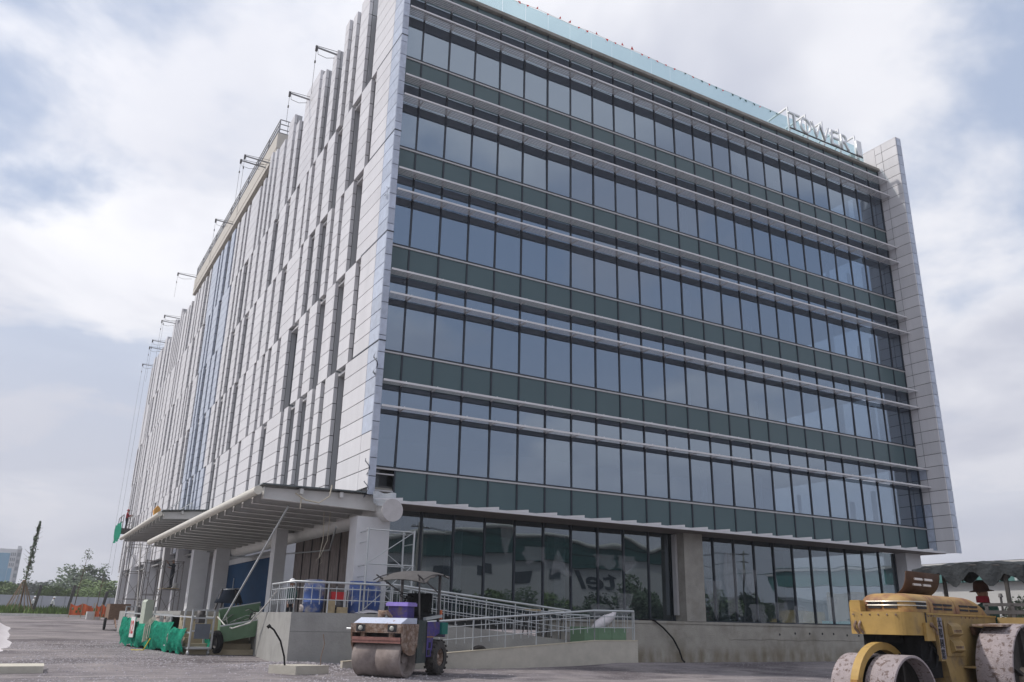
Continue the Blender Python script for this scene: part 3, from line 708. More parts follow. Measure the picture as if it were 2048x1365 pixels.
def body(base, fwd, pose='stand', hands=None, lean=0.0, scale=1.0, sit=False):
    b = Vector(base); f = Vector((fwd[0], fwd[1], 0)).normalized(); r = Vector((f.y, -f.x, 0)); s = scale
    J = {}
    def put(n, fx, rx, z, rd, m, par): 
        p = b+(f*fx+r*rx+Vector((0, 0, z)))*s; J[n] = (p.x, p.y, p.z, rd*s, m, par)
    # material index: 0 skin, 1 top, 2 trousers, 3 shoes
    hz = .93 if not sit else .0
    put('pelvis', 0, 0, hz, .13, 2, None); put('waist', lean*.2, 0, hz+.17, .125, 1, 'pelvis'); put('chest', lean*.6, 0, hz+.38, .145, 1, 'waist')
    put('neckbase', lean*.9, 0, hz+.53, .085, 1, 'chest'); put('neck', lean*.95+.01, 0, hz+.58, .052, 0, 'neckbase')
    put('head', lean*1.0+.03, 0, hz+.68, .088, 0, 'neck'); put('crown', lean*1.0+.02, 0, hz+.77, .078, 0, 'head'); put('nose', lean*1.0+.125, 0, hz+.69, .016, 0, 'head')
    for sgn, sd2 in ((1, 'r'), (-1, 'l')):
        put('sh'+sd2, lean*.8, sgn*.19, hz+.47, .062, 1, 'chest')
        h = (hands or {}).get(sd2, (.12, sgn*.24, hz-.08))
        sh = Vector((lean*.8, sgn*.19, hz+.47)); hv = Vector(h); mid = (sh+hv)/2; d = (hv-sh).length
        bend = math.sqrt(max(0, .29**2-(d/2)**2)) if d < .58 else 0
        mid = mid + Vector((-.4*bend, sgn*.35*bend, -.8*bend))
        put('el'+sd2, mid.x, mid.y, mid.z, .046, 1, 'sh'+sd2)
        put('wr'+sd2, *(mid.lerp(hv, .88)), .032, 0, 'el'+sd2); put('palm'+sd2, *hv, .034, 0, 'wr'+sd2)
        dirv = (hv-mid).normalized()
        for k, (ln, sp) in enumerate(((.075, -.025), (.085, -.009), (.08, .009), (.065, .024))):
            t = hv+dirv*(.03+ln)+Vector((0, sp, -.02)); put('f%d%s' % (k, sd2), *t, .009, 0, 'palm'+sd2)
        t = hv+dirv*.04+Vector((.03, -sgn*.04, .015)); put('th'+sd2, *t, .010, 0, 'palm'+sd2)
        put('ear'+sd2, lean+.01, sgn*.092, hz+.69, .018, 0, 'head')
        if not sit:
            put('hip'+sd2, 0, sgn*.09, hz-.07, .10, 2, 'pelvis'); put('kn'+sd2, .03, sgn*.10, .50, .066, 2, 'hip'+sd2)
            put('an'+sd2, -.01, sgn*.10, .09, .045, 2, 'kn'+sd2); put('toe'+sd2, .17, sgn*.11, .035, .036, 3, 'an'+sd2)
        else:
            put('hip'+sd2, .06, sgn*.10, hz-.02, .10, 2, 'pelvis'); put('kn'+sd2, .46, sgn*.13, hz+.03, .068, 2, 'hip'+sd2)
            put('an'+sd2, .48, sgn*.13, hz-.38, .045, 2, 'kn'+sd2); put('toe'+sd2, .66, sgn*.13, hz-.43, .036, 3, 'an'+sd2)
    return J
def helmet(par, c, m, r=.125):
    q = MB(); q.lathe([(0, r), (.05, r*.97), (.10, r*.72), (.13, r*.3), (.135, 0)], c, (0, 0, 1), 14); q.lathe([(0, r*1.18), (.012, r*1.18), (.02, r)], c, (0, 0, 1), 14)
    return q.build('helmet', m, par)

# ------------------------------------------------------------------ purple road roller
PURP = mat('purple_paint', (.065, .045, .21), .6, 0, .2, 5, .1, 30, (.14, .105, .095), (.50, .66), 6, local=True)
LPURP = mat('pale_purple', (.32, .24, .62), .5, 0, .1, 5)
DKG = mat('dark_green_panel', (.055, .07, .07), .45, .35, .3, 4, .1, 20, (.17, .13, .11), (.56, .72), 5, local=True)
HOODW = mat('chipped_pale_hood', (.52, .56, .68), .45, .1, .1, 5, 0, 10, (.20, .09, .06), (.60, .66), 5, local=True)
DRUMM = mat('worn_drum_steel', (.24, .20, .185), .75, .25, .18, 5, .15, 30, (.33, .29, .27), (.45, .7), 2.5, local=True)
RUSTY = mat('rust_brown', (.18, .115, .08), .8, .15, .35, 7, .3, 35, (.36, .29, .25), (.46, .62), 6, local=True)
px, py = -1.02, -4.62
PR = thing('road_roller', 'small purple road roller with rusty front drum parked before the ramp', 'road roller', (px, py, gz(px, py)), rz=R(219)); PR.scale = (1.05, 1.05, 1.03)
q = MB(); q.lathe([(-.6, .36), (-.6, .42), (-.585, .43), (0.0, .43), (.0, .425), (.008, .425), (.008, .43), (.585, .43), (.6, .42), (.6, .36)], (0, 0, .43), (0, 1, 0), 40)
q.lathe([(-.52, .37), (-.52, .12), (-.56, .12), (-.56, 0)], (0, 0, .43), (0, 1, 0), 24, False); q.lathe([(.42, .37), (.42, .12), (.5, .12), (.5, 0)], (0, 0, .43), (0, 1, 0), 24, False)
q.lathe([(-.6, .36), (-.52, .36)], (0, 0, .43), (0, 1, 0), 40); q.lathe([(.6, .36), (.42, .36)], (0, 0, .43), (0, 1, 0), 40); q.build('drum', DRUMM, PR)
q = MB(); q.box(.36, .44, -.61, .61, .80, .87); q.box(.37, .43, -.61, .61, .74, .795); q.build('bumper_bar', mat('red_rust', (.27, .13, .11), .8, 0, .25, 8), PR)
for y in (-.36, .36): q = MB(); q.box(.33, .42, y-.05, y+.05, .87, .97); q.build('bumper_bracket', RUSTY, PR)
q = MB(); q.box(-.1, .45, -.62, .62, .96, 1.16); q.build('head_box', RUSTY, PR)
q = MB(); q.prism([(.44, 1.163), (.12, 1.29), (-.35, 1.29), (-.35, 1.163)], 'y', -.6, .6); q.build('hood', HOODW, PR)
for y in (-.40, .40):
    q = MB(); q.box(.445, .462, y-.11, y+.11, .99, 1.135); hb = q.build('headlight', DARKJ, PR)
    q = MB(); q.lathe([(0, .055), (.02, .05), (.028, .03), (.03, 0)], (.463, y, 1.06), (1, 0, 0), 14); q.build('lens', mat('lamp_lens', (.4, .4, .36), .15, 0, .1, spec=.8), hb)
for sg in (1, -1):
    a, b = (sg*.62, sg*.66)
    q = MB(); q.prism([(.46, 1.16), (.40, .72), (.30, .55), (.05, .47), (-.18, .50), (-.3, .7), (-.35, 1.16)], 'y', min(a, b), max(a, b)); q.build('side_plate', RUSTY, PR)
    q = MB(); q.prism([(-.36, 1.25), (-.36, .30), (-.80, .30), (-.80, 1.25)], 'y', min(sg*.5, sg*.63), max(sg*.5, sg*.63)); q.build('side_panel', DKG, PR)
    q = MB(); q.box(-.805, -.79, sg*.635-.01, sg*.635+.01, .30, 1.22); q.build('panel_edge', DARKJ, PR)
q = MB(); q.box(-.36, .0, -.5, .5, .45, 1.15); q.build('engine_block', DARKST, PR)
q = MB(); q.prism([(-.81, 1.22), (-.81, .42), (-1.25, .42), (-1.32, .86), (-1.62, .95), (-1.98, .86), (-1.98, 1.22)], 'y', -.56, .56); q.build('body', PURP, PR)
q = MB(); q.box(-.82, -1.3, .565, .58, .86, .885); q.build('trim_strip', mat('brown_strip', (.35, .17, .06), .7), PR)
q = MB(); q.box(-1.18, -1.08, .562, .575, .62, .75); q.box(-1.14, -1.02, .562, .575, .46, .58); q.build('access_hole', DARKJ, PR)
q = MB(); q.box(-.80, -.45, -.22, .28, 1.25, 1.56); q.build('console', PURP, PR)
q = MB(); q.box(-.86, -.38, -.26, .32, 1.56, 1.63); q.box(-.84, -.40, -.24, .30, 1.63, 1.65); q.build('console_lid', LPURP, PR)
q = MB(); q.tube([(-.38, -.1, 1.3), (-.25, -.15, 1.42), (-.2, -.25, 1.38)], .05, 8); q.lathe([(0, .09), (.16, .09), (.16, 0)], (-.28, -.3, 1.30), (0, 0, 1), 12); q.build('air_filter', RUSTY, PR)
q = MB(); q.lathe([(-.012, .17), (0, .185), (.012, .17), (0, .158), (-.012, .17)], (-.88, .02, 1.80), (-.35, 0, 1), 20); q.bar((-.88, .02, 1.8), (-.72, .02, 1.62), .03); q.bar((-.95, -.1, 1.8), (-.81, .14, 1.8), .02); q.build('steering_wheel', BLACK, PR)
q = MB(); q.box(-1.55, -1.1, -.32, .32, 1.34, 1.44); q.cbox((-1.58, 0, 1.66), (.12, .64, .46), Matrix.Rotation(-.15, 3, 'Y')); q.build('seat', BLACK, PR)
q = MB(); q.box(-1.5, -1.15, -.25, .25, 1.22, 1.34); q.build('seat_base', DARKST, PR)
q = MB(); q.bar((-.85, .54, 1.28), (-1.7, .56, 1.36), .07); q.bar((-.85, -.54, 1.28), (-1.7, -.56, 1.36), .07); q.build('arm_rail', GALV, PR)
q = MB(); q.box(-1.72, -1.64, .48, .58, 1.28, 1.5); q.build('tail_light', mat('lamp_orange', (.55, .14, .05), .4), PR)
q = MB(); q.box(-1.99, -1.66, .30, .62, .93, 1.21); q.build('tool_box', mat('teal_green', (.01, .15, .12), .6), PR)
for sg in (1, -1):
    q = MB(); q.lathe([(-.13, .20), (-.14, .33), (-.10, .385), (-.03, .40), (.03, .40), (.10, .385), (.14, .33), (.13, .20)], (-1.62, sg*.50, .40), (0, 1, 0), 30); wh = q.build('rear_wheel', TYRE, PR)
    q = MB(); q.lathe([(-.10, .205), (-.11, .19), (-.03, .17), (-.03, .07), (-.07, .06), (-.07, 0)], (-1.62, sg*.50, .40), (0, -sg, 0), 20); q.lathe([(.1, .2), (.1, 0)], (-1.62, sg*.5, .40), (0, -sg, 0), 16); q.build('rim', RUSTY, wh)
    q = MB()
    for k in range(18):
        a = 2*math.pi*k/18
        for t, o_ in ((-.07, .1), (.07, 0)):
            a2 = a+o_; q.cbox((-1.62+math.cos(a2)*.397, sg*.5+t, .40+math.sin(a2)*.397), (.028, .13, .05), Matrix.Rotation(-a2, 3, 'Y'))
    q.build('tread', TYRE, wh)
# canopy
q = MB(); q.bar((-1.62, .52, 1.2), (-1.62, .52, 2.36), .055); q.bar((-1.62, -.52, 1.2), (-1.62, -.52, 2.36), .055); q.bar((-1.62, .52, 1.9), (-.35, .55, 2.28), .025); q.bar((-1.62, -.52, 1.9), (-.35, -.55, 2.28), .025); q.bar((-.62, .52, 1.3), (-.5, .52, 2.27), .03); q.build('canopy_post', DARKST, PR)
q = MB(); vs = []; n1, n2 = 12, 8
for i in range(n1+1):
    for j in range(n2+1):
        u, v = i/n1, j/n2; x = -.42-1.45*u; y = -.68+1.36*v
        z = 2.30+.10*math.sin(u*math.pi)+.10*u-.09*abs(2*v-1)**2.2-.12*(1-u)**2-.03*abs(math.sin(u*math.pi*4))*(.4+abs(2*v-1))
        vs.append((x, y, z))
F = [(i*(n2+1)+j, i*(n2+1)+j+1, (i+1)*(n2+1)+j+1, (i+1)*(n2+1)+j) for i in range(n1) for j in range(n2)]
q.add(vs, F, True); q.add([(x, y, z-.015) for x, y, z in vs], F, True)
q.build('canopy_cloth', mat('grey_tarp', (.085, .08, .08), .85, 0, .15, 7, .3, 25), PR)
q = MB()
for v in (-.66, .66): q.tube([(-.42-1.45*u/8, v, 2.21+.10*math.sin(u/8*math.pi)+.05*u/8-.05*(1-u/8)**3) for u in range(9)], .014, 5)
q.build('canopy_frame', DARKST, PR)
q = MB(); q.tube([(.1, -.62, 1.02), (.05, -1.0, 1.03)], .028, 8); q.build('side_lever', GALV, PR)

# ------------------------------------------------------------------ yellow three-wheel roller
YEL = mat('dusty_yellow_paint', (.30, .205, .08), .65, 0, .16, 3, .08, 20, (.15, .11, .075), (.52, .74), 3.6, local=True)
YELB = mat('bright_yellow_paint', (.39, .25, .075), .6, 0, .12, 4, .06, 20, (.17, .115, .06), (.54, .74), 4.5, local=True)
HOODY = mat('rust_worn_yellow', (.36, .225, .08), .6, 0, .15, 4, .08, 20, (.21, .095, .055), (.46, .62), 2.6, local=True)
DRG = mat('pitted_drum', (.33, .285, .29), .85, .1, .16, 5, .4, 45, (.15, .11, .10), (.53, .60), 13, local=True)
BROWN = mat('brown_cover', (.10, .055, .035), .6, .2, .25, 6, .1, 20, local=True)
YX, YY, YA = 2.16, -15.95, R(190)
YR = thing('road_roller', 'old yellow three-wheel road roller with canopy and large steel drums', 'road roller', (YX, YY, -.20), rz=YA)
SM = Matrix.Translation((.13, 0, 0)) @ Matrix.Rotation(R(-5), 4, 'Z')          # the front drum is steered
def turn(o): o.matrix_local = SM @ o.matrix_local; return o
def drum(name, x, y0, y1, Rr, depth=.12):
    o = MB(); a, b = y0, y1
    o.lathe([(a, Rr-.035), (a, Rr-.008), (a+.008, Rr), (b-.008, Rr), (b, Rr-.008), (b, Rr-.035)], (x, 0, Rr), (0, 1, 0), 48)
    o.lathe([(a, Rr-.035), (a+depth, Rr-.04)], (x, 0, Rr), (0, 1, 0), 48); o.lathe([(b, Rr-.035), (b-depth, Rr-.04)], (x, 0, Rr), (0, 1, 0), 48)
    d = o.build(name, DRG, YR)
    ins = mat('dark_drum_inside', (.045, .04, .037), .8, .2, .3, 6, .2, 20)
    o = MB(); o.lathe([(a+depth, Rr-.04), (a+depth, 0)], (x, 0, Rr), (0, 1, 0), 32, False); o.lathe([(b-depth, Rr-.04), (b-depth, 0)], (x, 0, Rr), (0, 1, 0), 32, False); o.build('drum_disc', ins, d)
    o = MB(); o.lathe([(b-depth, .17), (b-.03, .15), (b+.01, .11), (b+.05, .10), (b+.05, 0)], (x, 0, Rr), (0, 1, 0), 20); o.build('hub', mat('greased_hub', (.27, .22, .17), .6, .2, .3, 8), d)
    for k in range(5):
        an = 2*math.pi*k/5+.4; o = MB(); o.bar((x+math.cos(an)*.16, b-depth+.03, Rr+math.sin(an)*.16), (x+math.cos(an)*(Rr-.06), b-depth+.01, Rr+math.sin(an)*(Rr-.06)), .05, .07, up=(0, 1, 0)); o.build('spoke', ins, d)
    return d
turn(drum('front_drum', 0, .05, .49, .56, .22)); turn(drum('front_drum', 0, -.49, -.05, .56))
drum('rear_drum', -2.28, .62, 1.14, .79, .16); drum('rear_drum', -2.28, -1.14, -.62, .79)
q = MB(); n = 22; pin = []; pout = []
for k in range(n+1):
    a = R(-8+168*k/n); pin.append((math.cos(a)*.62, .56+math.sin(a)*.62)); pout.append((math.cos(a)*.72, .56+math.sin(a)*.72))
q.prism(pin+pout[::-1], 'y', -.06, .06); turn(q.build('fork_hoop', YELB, YR))
q = MB(); q.lathe([(0, .20), (.2, .15), (.2, 0)], (-.2, 0, 1.28), (0, 0, 1), 16); q.build('king_pin', BLACK, YR)
q = MB(); q.box(.64, .76, -.60, .16, .42, .54); q.box(-.74, .76, -.62, -.54, .44, .54); turn(q.build('drum_frame', YELB, YR))
q = MB(); q.cbox((.70, .0, .60), (.15, .18, .16)); q.cbox((.68, .02, .72), (.09, .1, .14)); turn(q.build('frame_clamp', mat('rusty_yellow', (.36, .20, .06), .7, 0, .3, 8), YR))
# nose with rounded corners, body with an arch behind the drum
HW = .47
pl = []
for sx, sy, a0 in ((1, 1, 0), (1, -1, -90)):
    for k in range(9):
        a = R(a0+90*k/8) if sy > 0 else R(a0+90*k/8)
        pl.append((.16-.22+.22*math.cos(a), (HW-.22)*sy+.22*math.sin(a)))
front = sorted([p for p in pl], key=lambda p: p[1])
q = MB(); q.prism([(-.42, -HW)]+front+[(-.42, HW)], 'z', 1.385, 1.70); nb = q.build('nose', YELB, YR)
arch = [(-.40, 1.383), (-.50, 1.372), (-.60, 1.345), (-.70, 1.29), (-.79, 1.21), (-.87, 1.10), (-.93, .96), (-.98, .80), (-1.03, .62), (-1.08, .30)]
q = MB(); q.prism([(-.425, 1.70)]+arch+[(-4.34, .30), (-4.34, .98), (-2.9, .98), (-2.9, 1.68)], 'y', -HW, HW); q.build('body', YEL, YR)
q = MB(); q.box(-.9, -.30, -.45, .40, .8, 1.38); q.build('dark_void_box', BLACK, YR)  # black box put in for the shaded void under the nose
def hood(x0, x1, nose, tail):
    q = MB(); prof = []; n = 16
    for k in range(n+1):
        a = math.pi*k/n; c_, s_ = math.cos(a), math.sin(a)
        prof.append((.41*math.copysign(abs(c_)**.42, c_), .27*abs(s_)**.62))
    m_ = 12; xsn = [x0+(x1-x0)*(i/m_)**(1.6 if nose else 1) for i in range(m_+1)]; vs = []
    for i, x in enumerate(xsn):
        k = 1; kw = 1
        if nose: t_ = min(1, (x0-x)/.24); k = .55+.45*math.sqrt(1-(1-t_)**2); kw = .62+.38*math.sqrt(1-(1-t_)**2)
        if tail: t_ = min(1, (x-x1)/.55); k = .10+.90*math.sqrt(max(0, 1-(1-t_)**2))
        vs += [(x, y*kw, 1.705+z*k) for y, z in prof]
    m = n+1
    q.add(vs, [(i*m+k, i*m+k+1, (i+1)*m+k+1, (i+1)*m+k) for i in range(m_) for k in range(n)], True)
    q.add([vs[k] for k in range(m)], [tuple(range(m))]); q.add([vs[m_*m+k] for k in range(m)], [tuple(range(m))[::-1]])
    return q.build('hood_section', HOODY, YR)
h1 = hood(-.12, -.74, True, False); h2 = hood(-.755, -1.60, False, False); h3 = hood(-1.615, -2.75, False, True)
CHR = mat('trim_chrome', (.6, .58, .52), .25, .8)
for z in (1.765, 1.825):
    for ya, yb in ((-.22, -.02), (.02, .22)):
        q = MB(); q.box(-.135, -.108, ya, yb, z-.014, z+.016); q.build('vent', DARKJ, h1)
for z in (1.795, 1.85):
    q = MB(); q.tube([(-.112, -.25, z), (-.108, 0, z), (-.112, .25, z), (-.16, .34, z), (-.26, .41, z), (-.40, .42, z), (-.6, .42, z)], .010, 5); q.build('trim_strip', CHR, h1)
q = MB(); q.box(-.62, -.32, .40, .418, 1.752, 1.782); q.box(-.62, -.32, .40, .418, 1.81, 1.84); q.build('vent', DARKJ, h1)
for par, spans in ((h2, ((-.86, -1.14), (-1.19, -1.47))), (h3, ((-1.75, -2.05), (-2.10, -2.40)))):
    for a, b in spans:
        for z in (1.765, 1.825):
            q = MB(); q.box(b, a, .395, .418, z-.015, z+.015); q.build('vent', DARKJ, par)
q = MB(); q.box(-.10, .06, -.43, -.26, 1.702, 1.84); q.box(-.09, .05, -.42, -.27, 1.842, 1.865); q.build('radiator_cap', YELB, YR)
q = MB(); vs = []; n = 12
def cov(t): return -.22+.24*math.sin(t*math.pi*.5), 1.985+.30*(1-math.cos(t*math.pi*.5))+.05*t
for i in range(n+1):
    y, z = cov(i/n); vs += [(-.95, y, z), (-2.1, y, z), (-.95, y-.02, z-.008), (-2.1, y-.02, z-.008)]
fs = []
for i in range(n):
    a = i*4; fs += [(a, a+1, a+5, a+4), (a+2, a+6, a+7, a+3), (a, a+4, a+6, a+2), (a+1, a+3, a+7, a+5)]
q.add(vs, fs, True); o = q.build('engine_cover', BROWN, YR)
for xa, xb in ((-1.2, -1.46), (-1.54, -1.80)):
    for t in (.60, .78):
        y, z = cov(t); q = MB(); q.cbox(((xa+xb)/2, y+.012, z), (abs(xb-xa), .02, .034), Matrix.Rotation(.25, 3, 'X')); q.build('slot', mat('slot_light', (.62, .58, .55), .6), o)
# details on the near side
S0 = HW+.003
q = MB(); q.box(-.56, -.30, S0, S0+.04, 1.31, 1.56); q.build('bracket_plate', YELB, YR)
q = MB(); q.tube([(-.46, S0+.06, 1.53), (-.53, S0+.08, 1.47), (-.58, S0+.07, 1.40)], .018, 6); q.lathe([(0, .035), (.03, .035), (.03, 0)], (-.46, S0+.04, 1.53), (0, 1, 0), 10); q.build('latch', RUSTY, YR)
for dy in (0, .07):
    q = MB(); q.tube([(.155, -.30+dy, 1.56), (.21, -.30+dy, 1.51), (.21, -.29+dy, 1.46), (.155, -.27+dy, 1.40)], .02, 6); q.build('tow_hook', RUSTY, YR)
q = MB(); q.box(-.86, -.67, S0, S0+.03, 1.06, 1.64); lp = q.build('letter_plate', mat('plate_grey', (.22, .205, .235), .6, 0, .15, 8), YR)
q = MB(); q.box(-.665, -.645, S0, S0+.05, 1.04, 1.64); q.box(-.86, -.645, S0, S0+.045, 1.035, 1.053); q.build('plate_rim', YEL, YR)
try:
    for k, ch in enumerate('太陽興業'):
        txt('lettering', ch, DARKJ, lp, (-.765, S0+.033, 1.565-.145*k), .14, (-1, 0, 0), (0, 0, 1), .003, bold=.001)
except Exception as e: print('lettering', e)
q = MB(); q.box(-1.50, -.94, S0, S0+.02, 1.10, 1.60); lv = q.build('louvre_panel', YEL, YR)
for z in (1.47, 1.24):
    q = MB(); q.prism([(S0+.02, z-.10), (S0+.09, z-.06), (S0+.07, z+.05), (S0+.02, z+.1)], 'x', -1.40, -1.06); q.build('louvre_bulge', YEL, lv)
    for i in range(10): q = MB(); q.box(-1.11-.027*i, -1.102-.027*i, S0+.075, S0+.088, z-.05, z+.0); q.build('louvre_slit', RUSTY, lv)
q = MB(); q.box(-1.52, -1.25, S0, S0+.016, .50, .66); dp = q.build('data_plate', RUSTY, YR)
q = MB(); q.box(-1.50, -1.27, S0+.017, S0+.02, .52, .64); q.build('plate_face', mat('plate_tan', (.36, .23, .12), .6, 0, .2, 20), dp)
q = MB(); q.box(-1.80, -1.45, S0-.003, S0+.16, .93, .955); q.box(-1.3, -1.08, S0-.003, S0+.18, .36, .39); q.build('step_bracket', YEL, YR)
q = MB(); q.tube([(-1.6, .53, .45), (-1.75, .60, .40), (-2.3, .60, .38)], .03, 7); q.lathe([(0, .07), (.12, .06), (.12, 0)], (-1.6, .48, .45), (0, 1, 0), 10); q.build('linkage', mat('tan_steel', (.42, .33, .24), .7), YR)
q = MB(); q.prism([(-1.75, 1.53), (-1.75, 1.56), (-2.5, 1.58), (-2.75, 1.52), (-2.75, 1.48), (-2.5, 1.54)], 'y', .56, 1.0); q.build('mudguard', RUSTY, YR)
q = MB(); q.prism([(-1.78, 1.525), (-1.86, 1.40), (-2.7, 1.44), (-2.7, 1.48)], 'y', .50, .56); q.build('mudguard_skirt', BROWN, YR)
q = MB(); q.box(-4.4, -2.9, .50, 1.05, 1.40, 1.68); q.box(-4.4, -2.9, -1.05, -.50, 1.40, 1.68); q.box(-4.5, -4.35, -1.05, 1.05, 1.0, 1.68); q.build('rear_tank', YEL, YR)
q = MB(); q.box(-4.18, -3.8, -.3, .3, 1.0, 1.30); q.box(-4.30, -4.19, -.3, .3, 1.25, 1.7); q.build('seat', BLACK, YR)
q = MB(); q.lathe([(-.014, .2), (0, .215), (.014, .2), (0, .185), (-.014, .2)], (-3.3, 0, 1.80), (-.4, 0, 1), 22); q.bar((-3.3, 0, 1.80), (-3.0, 0, 1.2), .035); q.bar((-3.47, 0, 1.77), (-3.13, 0, 1.84), .02); q.build('steering_wheel', BLACK, YR)
q = MB(); q.tube([(-3.05, .55, 1.7), (-3.05, .55, 2.0)], .018, 6); q.lathe([(0, .04), (.06, .025), (.06, 0)], (-3.05, .55, 2.0), (0, 0, 1), 8); q.build('gear_lever', DARKST, YR)
q = MB(); q.bar((-2.95, .3, 1.76), (-2.95, 1.06, 1.76), .06); q.bar((-2.95, .3, 1.88), (-2.95, 1.06, 1.88), .05); q.bar((-2.95, .35, 1.68), (-2.95, .35, 1.88), .05); q.bar((-2.95, .75, 1.68), (-2.95, .75, 1.88), .05); q.build('front_guard', DARKST, YR)
POSTM = mat('post_dark', (.06, .055, .05), .6, .2, .3, 8)
for x, y in ((-3.25, .60), (-4.15, .80), (-3.25, -.70), (-4.15, -.80)):
    q = MB(); q.bar((x, y, 1.66), (x, y, 2.52), .055); q.lathe([(0, .055), (.14, .055)], (x, y, 1.69), (0, 0, 1), 12); q.build('canopy_post', POSTM, YR)
CLX0, CLX1, CH = -3.15, -5.2, .92
q = MB(); vs = []; n1, n2 = 14, 30
def cz(u, v): return 2.50+.10*math.sin(min(1, u*1.1)*math.pi*.6)+.06*(1-(2*v-1)**2)+.02*v
for i in range(n1+1):
    for j in range(n2+1):
        u, v = i/n1, j/n2; x = CLX0+(CLX1-CLX0)*u; y = -CH+2*CH*v
        vs.append((x, y, cz(u, v)-.015*math.sin(v*38)*(1-u)-.02*noise.noise(Vector((x*3, y*3, 0)))))
m = n2+1
q.add(vs, [(i*m+j, i*m+j+1, (i+1)*m+j+1, (i+1)*m+j) for i in range(n1) for j in range(n2)], True)
def valance(e, nrm, deep):
    vv = []; L = len(e)-1
    for i, p in enumerate(e):
        u = i/L; d_ = deep*(.62+.55*abs(math.sin(u*math.pi*3.4+.5))+.25*math.sin(u*19)); fl = .035*math.sin(u*30)
        for t in (0, .4, .75, 1): vv.append((p[0]+nrm[0]*fl*t, p[1]+nrm[1]*fl*t, p[2]-d_*t))
    q.add(vv, [(4*i+k, 4*i+k+1, 4*i+k+5, 4*i+k+4) for i in range(L) for k in range(3)], True)
valance([vs[j] for j in range(m)], (1, 0), .27); valance([vs[n1*m+j] for j in range(m)], (-1, 0), .2)
valance([vs[i*m] for i in range(n1+1)], (0, -1), .2); valance([vs[i*m+n2] for i in range(n1+1)], (0, 1), .24)
q.build('canopy_cloth', mat('dark_grey_tarp', (.045, .05, .054), .95, 0, .25, 5, .5, 14, local=True, spec=.1), YR)
q = MB(); q.tube([(CLX0-.02, -CH+2*CH*k/10, cz(0, k/10)-.03) for k in range(11)], .02, 6); q.tube([(CLX1, -CH+2*CH*k/10, cz(1, k/10)-.03) for k in range(11)], .02, 6); q.build('canopy_frame', DARKST, YR, kind='stuff')
for k in range(9):
    q = MB(); q.lathe([(0, .014), (.012, .012), (.012, 0)], (-.42-.09*k if k < 4 else -1.62-.14*(k-4), S0-.003, 1.655), (0, 1, 0), 6); q.build('bolt', RUSTY, YR)
for k in range(6):
    q = MB(); q.lathe([(0, .014), (.012, .012), (.012, 0)], (.158, -.33+.13*k, 1.66), (1, 0, 0), 6); q.build('bolt', RUSTY, YR)
q = MB(); q.tube([(-.62, .30, 1.36), (-.55, .44, 1.22), (-.40, .46, 1.05), (-.22, .34, .98), (-.10, .16, 1.12)], .02, 7); q.build('hydraulic_hose', BLACK, YR)
q = MB(); q.tube([(-.70, .34, 1.33), (-.66, .47, 1.12), (-.52, .49, .95), (-.30, .40, .86)], .017, 7); q.build('hydraulic_hose', BLACK, YR)
q = MB(); q.box(-.43, -.405, S0-.002, S0+.008, 1.385, 1.70); q.build('panel_seam', DARKJ, YR)
q = MB(); q.box(-2.9, -.43, S0-.002, S0+.012, 1.675, 1.70); q.build('side_rail', YELB, YR)
# driver
Mr = Matrix.Translation((YX, YY, -.20)) @ Matrix.Rotation(YA, 4, 'Z')
seat_w = Mr @ Vector((-3.98, .0, 1.40)); fw = (Mr.to_3x3() @ Vector((1, -.35, 0)))
DRV = person('person in brown hat and red scarf sitting at the yellow roller wheel', body(seat_w, fw, sit=True, hands={'r': (.40, .14, .40), 'l': (.40, -.12, .40)}, lean=.12), [SKIN, CLOTHG, CLOTHD, CLOTHD])
fwn = Vector((fw.x, fw.y, 0)).normalized(); hc = seat_w+fwn*.145+Vector((0, 0, .70))
q = MB(); q.lathe([(.03, .20), (.037, .20), (.055, .13), (.11, .122), (.19, .105), (.22, .06), (.225, 0)], hc, (fwn.x*.10, fwn.y*.10, 1), 20); q.lathe([(.03, .20), (.025, .11)], hc, (fwn.x*.10, fwn.y*.10, 1), 20); q.build('hat', mat('brown_felt', (.085, .04, .03), .95, 0, .15, 10), DRV)
q = MB(); q.lathe([(-.12, .105), (-.08, .108), (-.03, .104), (-.01, .098)], seat_w+fwn*.15+Vector((0, 0, .66)), (0, 0, 1), 16); q.build('scarf', CLOTHR, DRV)
for sg in (-1, 1):
    e = seat_w+fwn*.235+Vector((-fwn.y*.033*sg, fwn.x*.033*sg, .705)); q = MB(); q.lathe([(-.008, .0), (0, .011), (.008, 0)], e, fwn, 8); q.build('eye', DARKJ, DRV)

# ------------------------------------------------------------------ things on the podium and ramp
def barrel(x, y, z, lab):
    t = thing('plastic_drum', lab, 'drum', (x, y, z), 'blue plastic drums on the podium')
    q = MB(); q.lathe([(0, 0), (0, .26), (.03, .28), (.26, .285), (.28, .30), (.30, .285), (.58, .285), (.60, .30), (.62, .285), (.84, .28), (.87, .26), (.87, .24), (.84, .235), (.84, 0)], (x, y, z), (0, 0, 1), 24); q.build('shell', BLUEDR, t)
    q = MB(); q.lathe([(.0, .27), (.035, .275), (.04, .26)], (x, y, z+.845), (0, 0, 1), 24); q.build('rim', BLUEDR, t)
barrel(-1.55, -.35, 1.38, 'scuffed blue plastic drum left of the large white column'); barrel(-.32, -.62, 1.38, 'blue plastic drum coated in grey dust before the white column'); barrel(.08, -.5, 1.38, 'cleaner blue plastic drum right of the dusty drum')
WK = person('person in white helmet and green vest behind the podium railing', body((-2.0, .35, .98), (-.2, -1), hands={'r': (.25, .12, .85), 'l': (.25, -.12, .85)}, lean=.12, scale=.72), [SKIN, CLOTHG, CLOTHD, CLOTHD])
helmet(WK, Vector((-2.02, .27, .98+.72*1.66)), HELM, .10)
t = thing('generator', 'red engine generator behind the railing by the white column', 'generator', (-.95, -.5, 1.38))
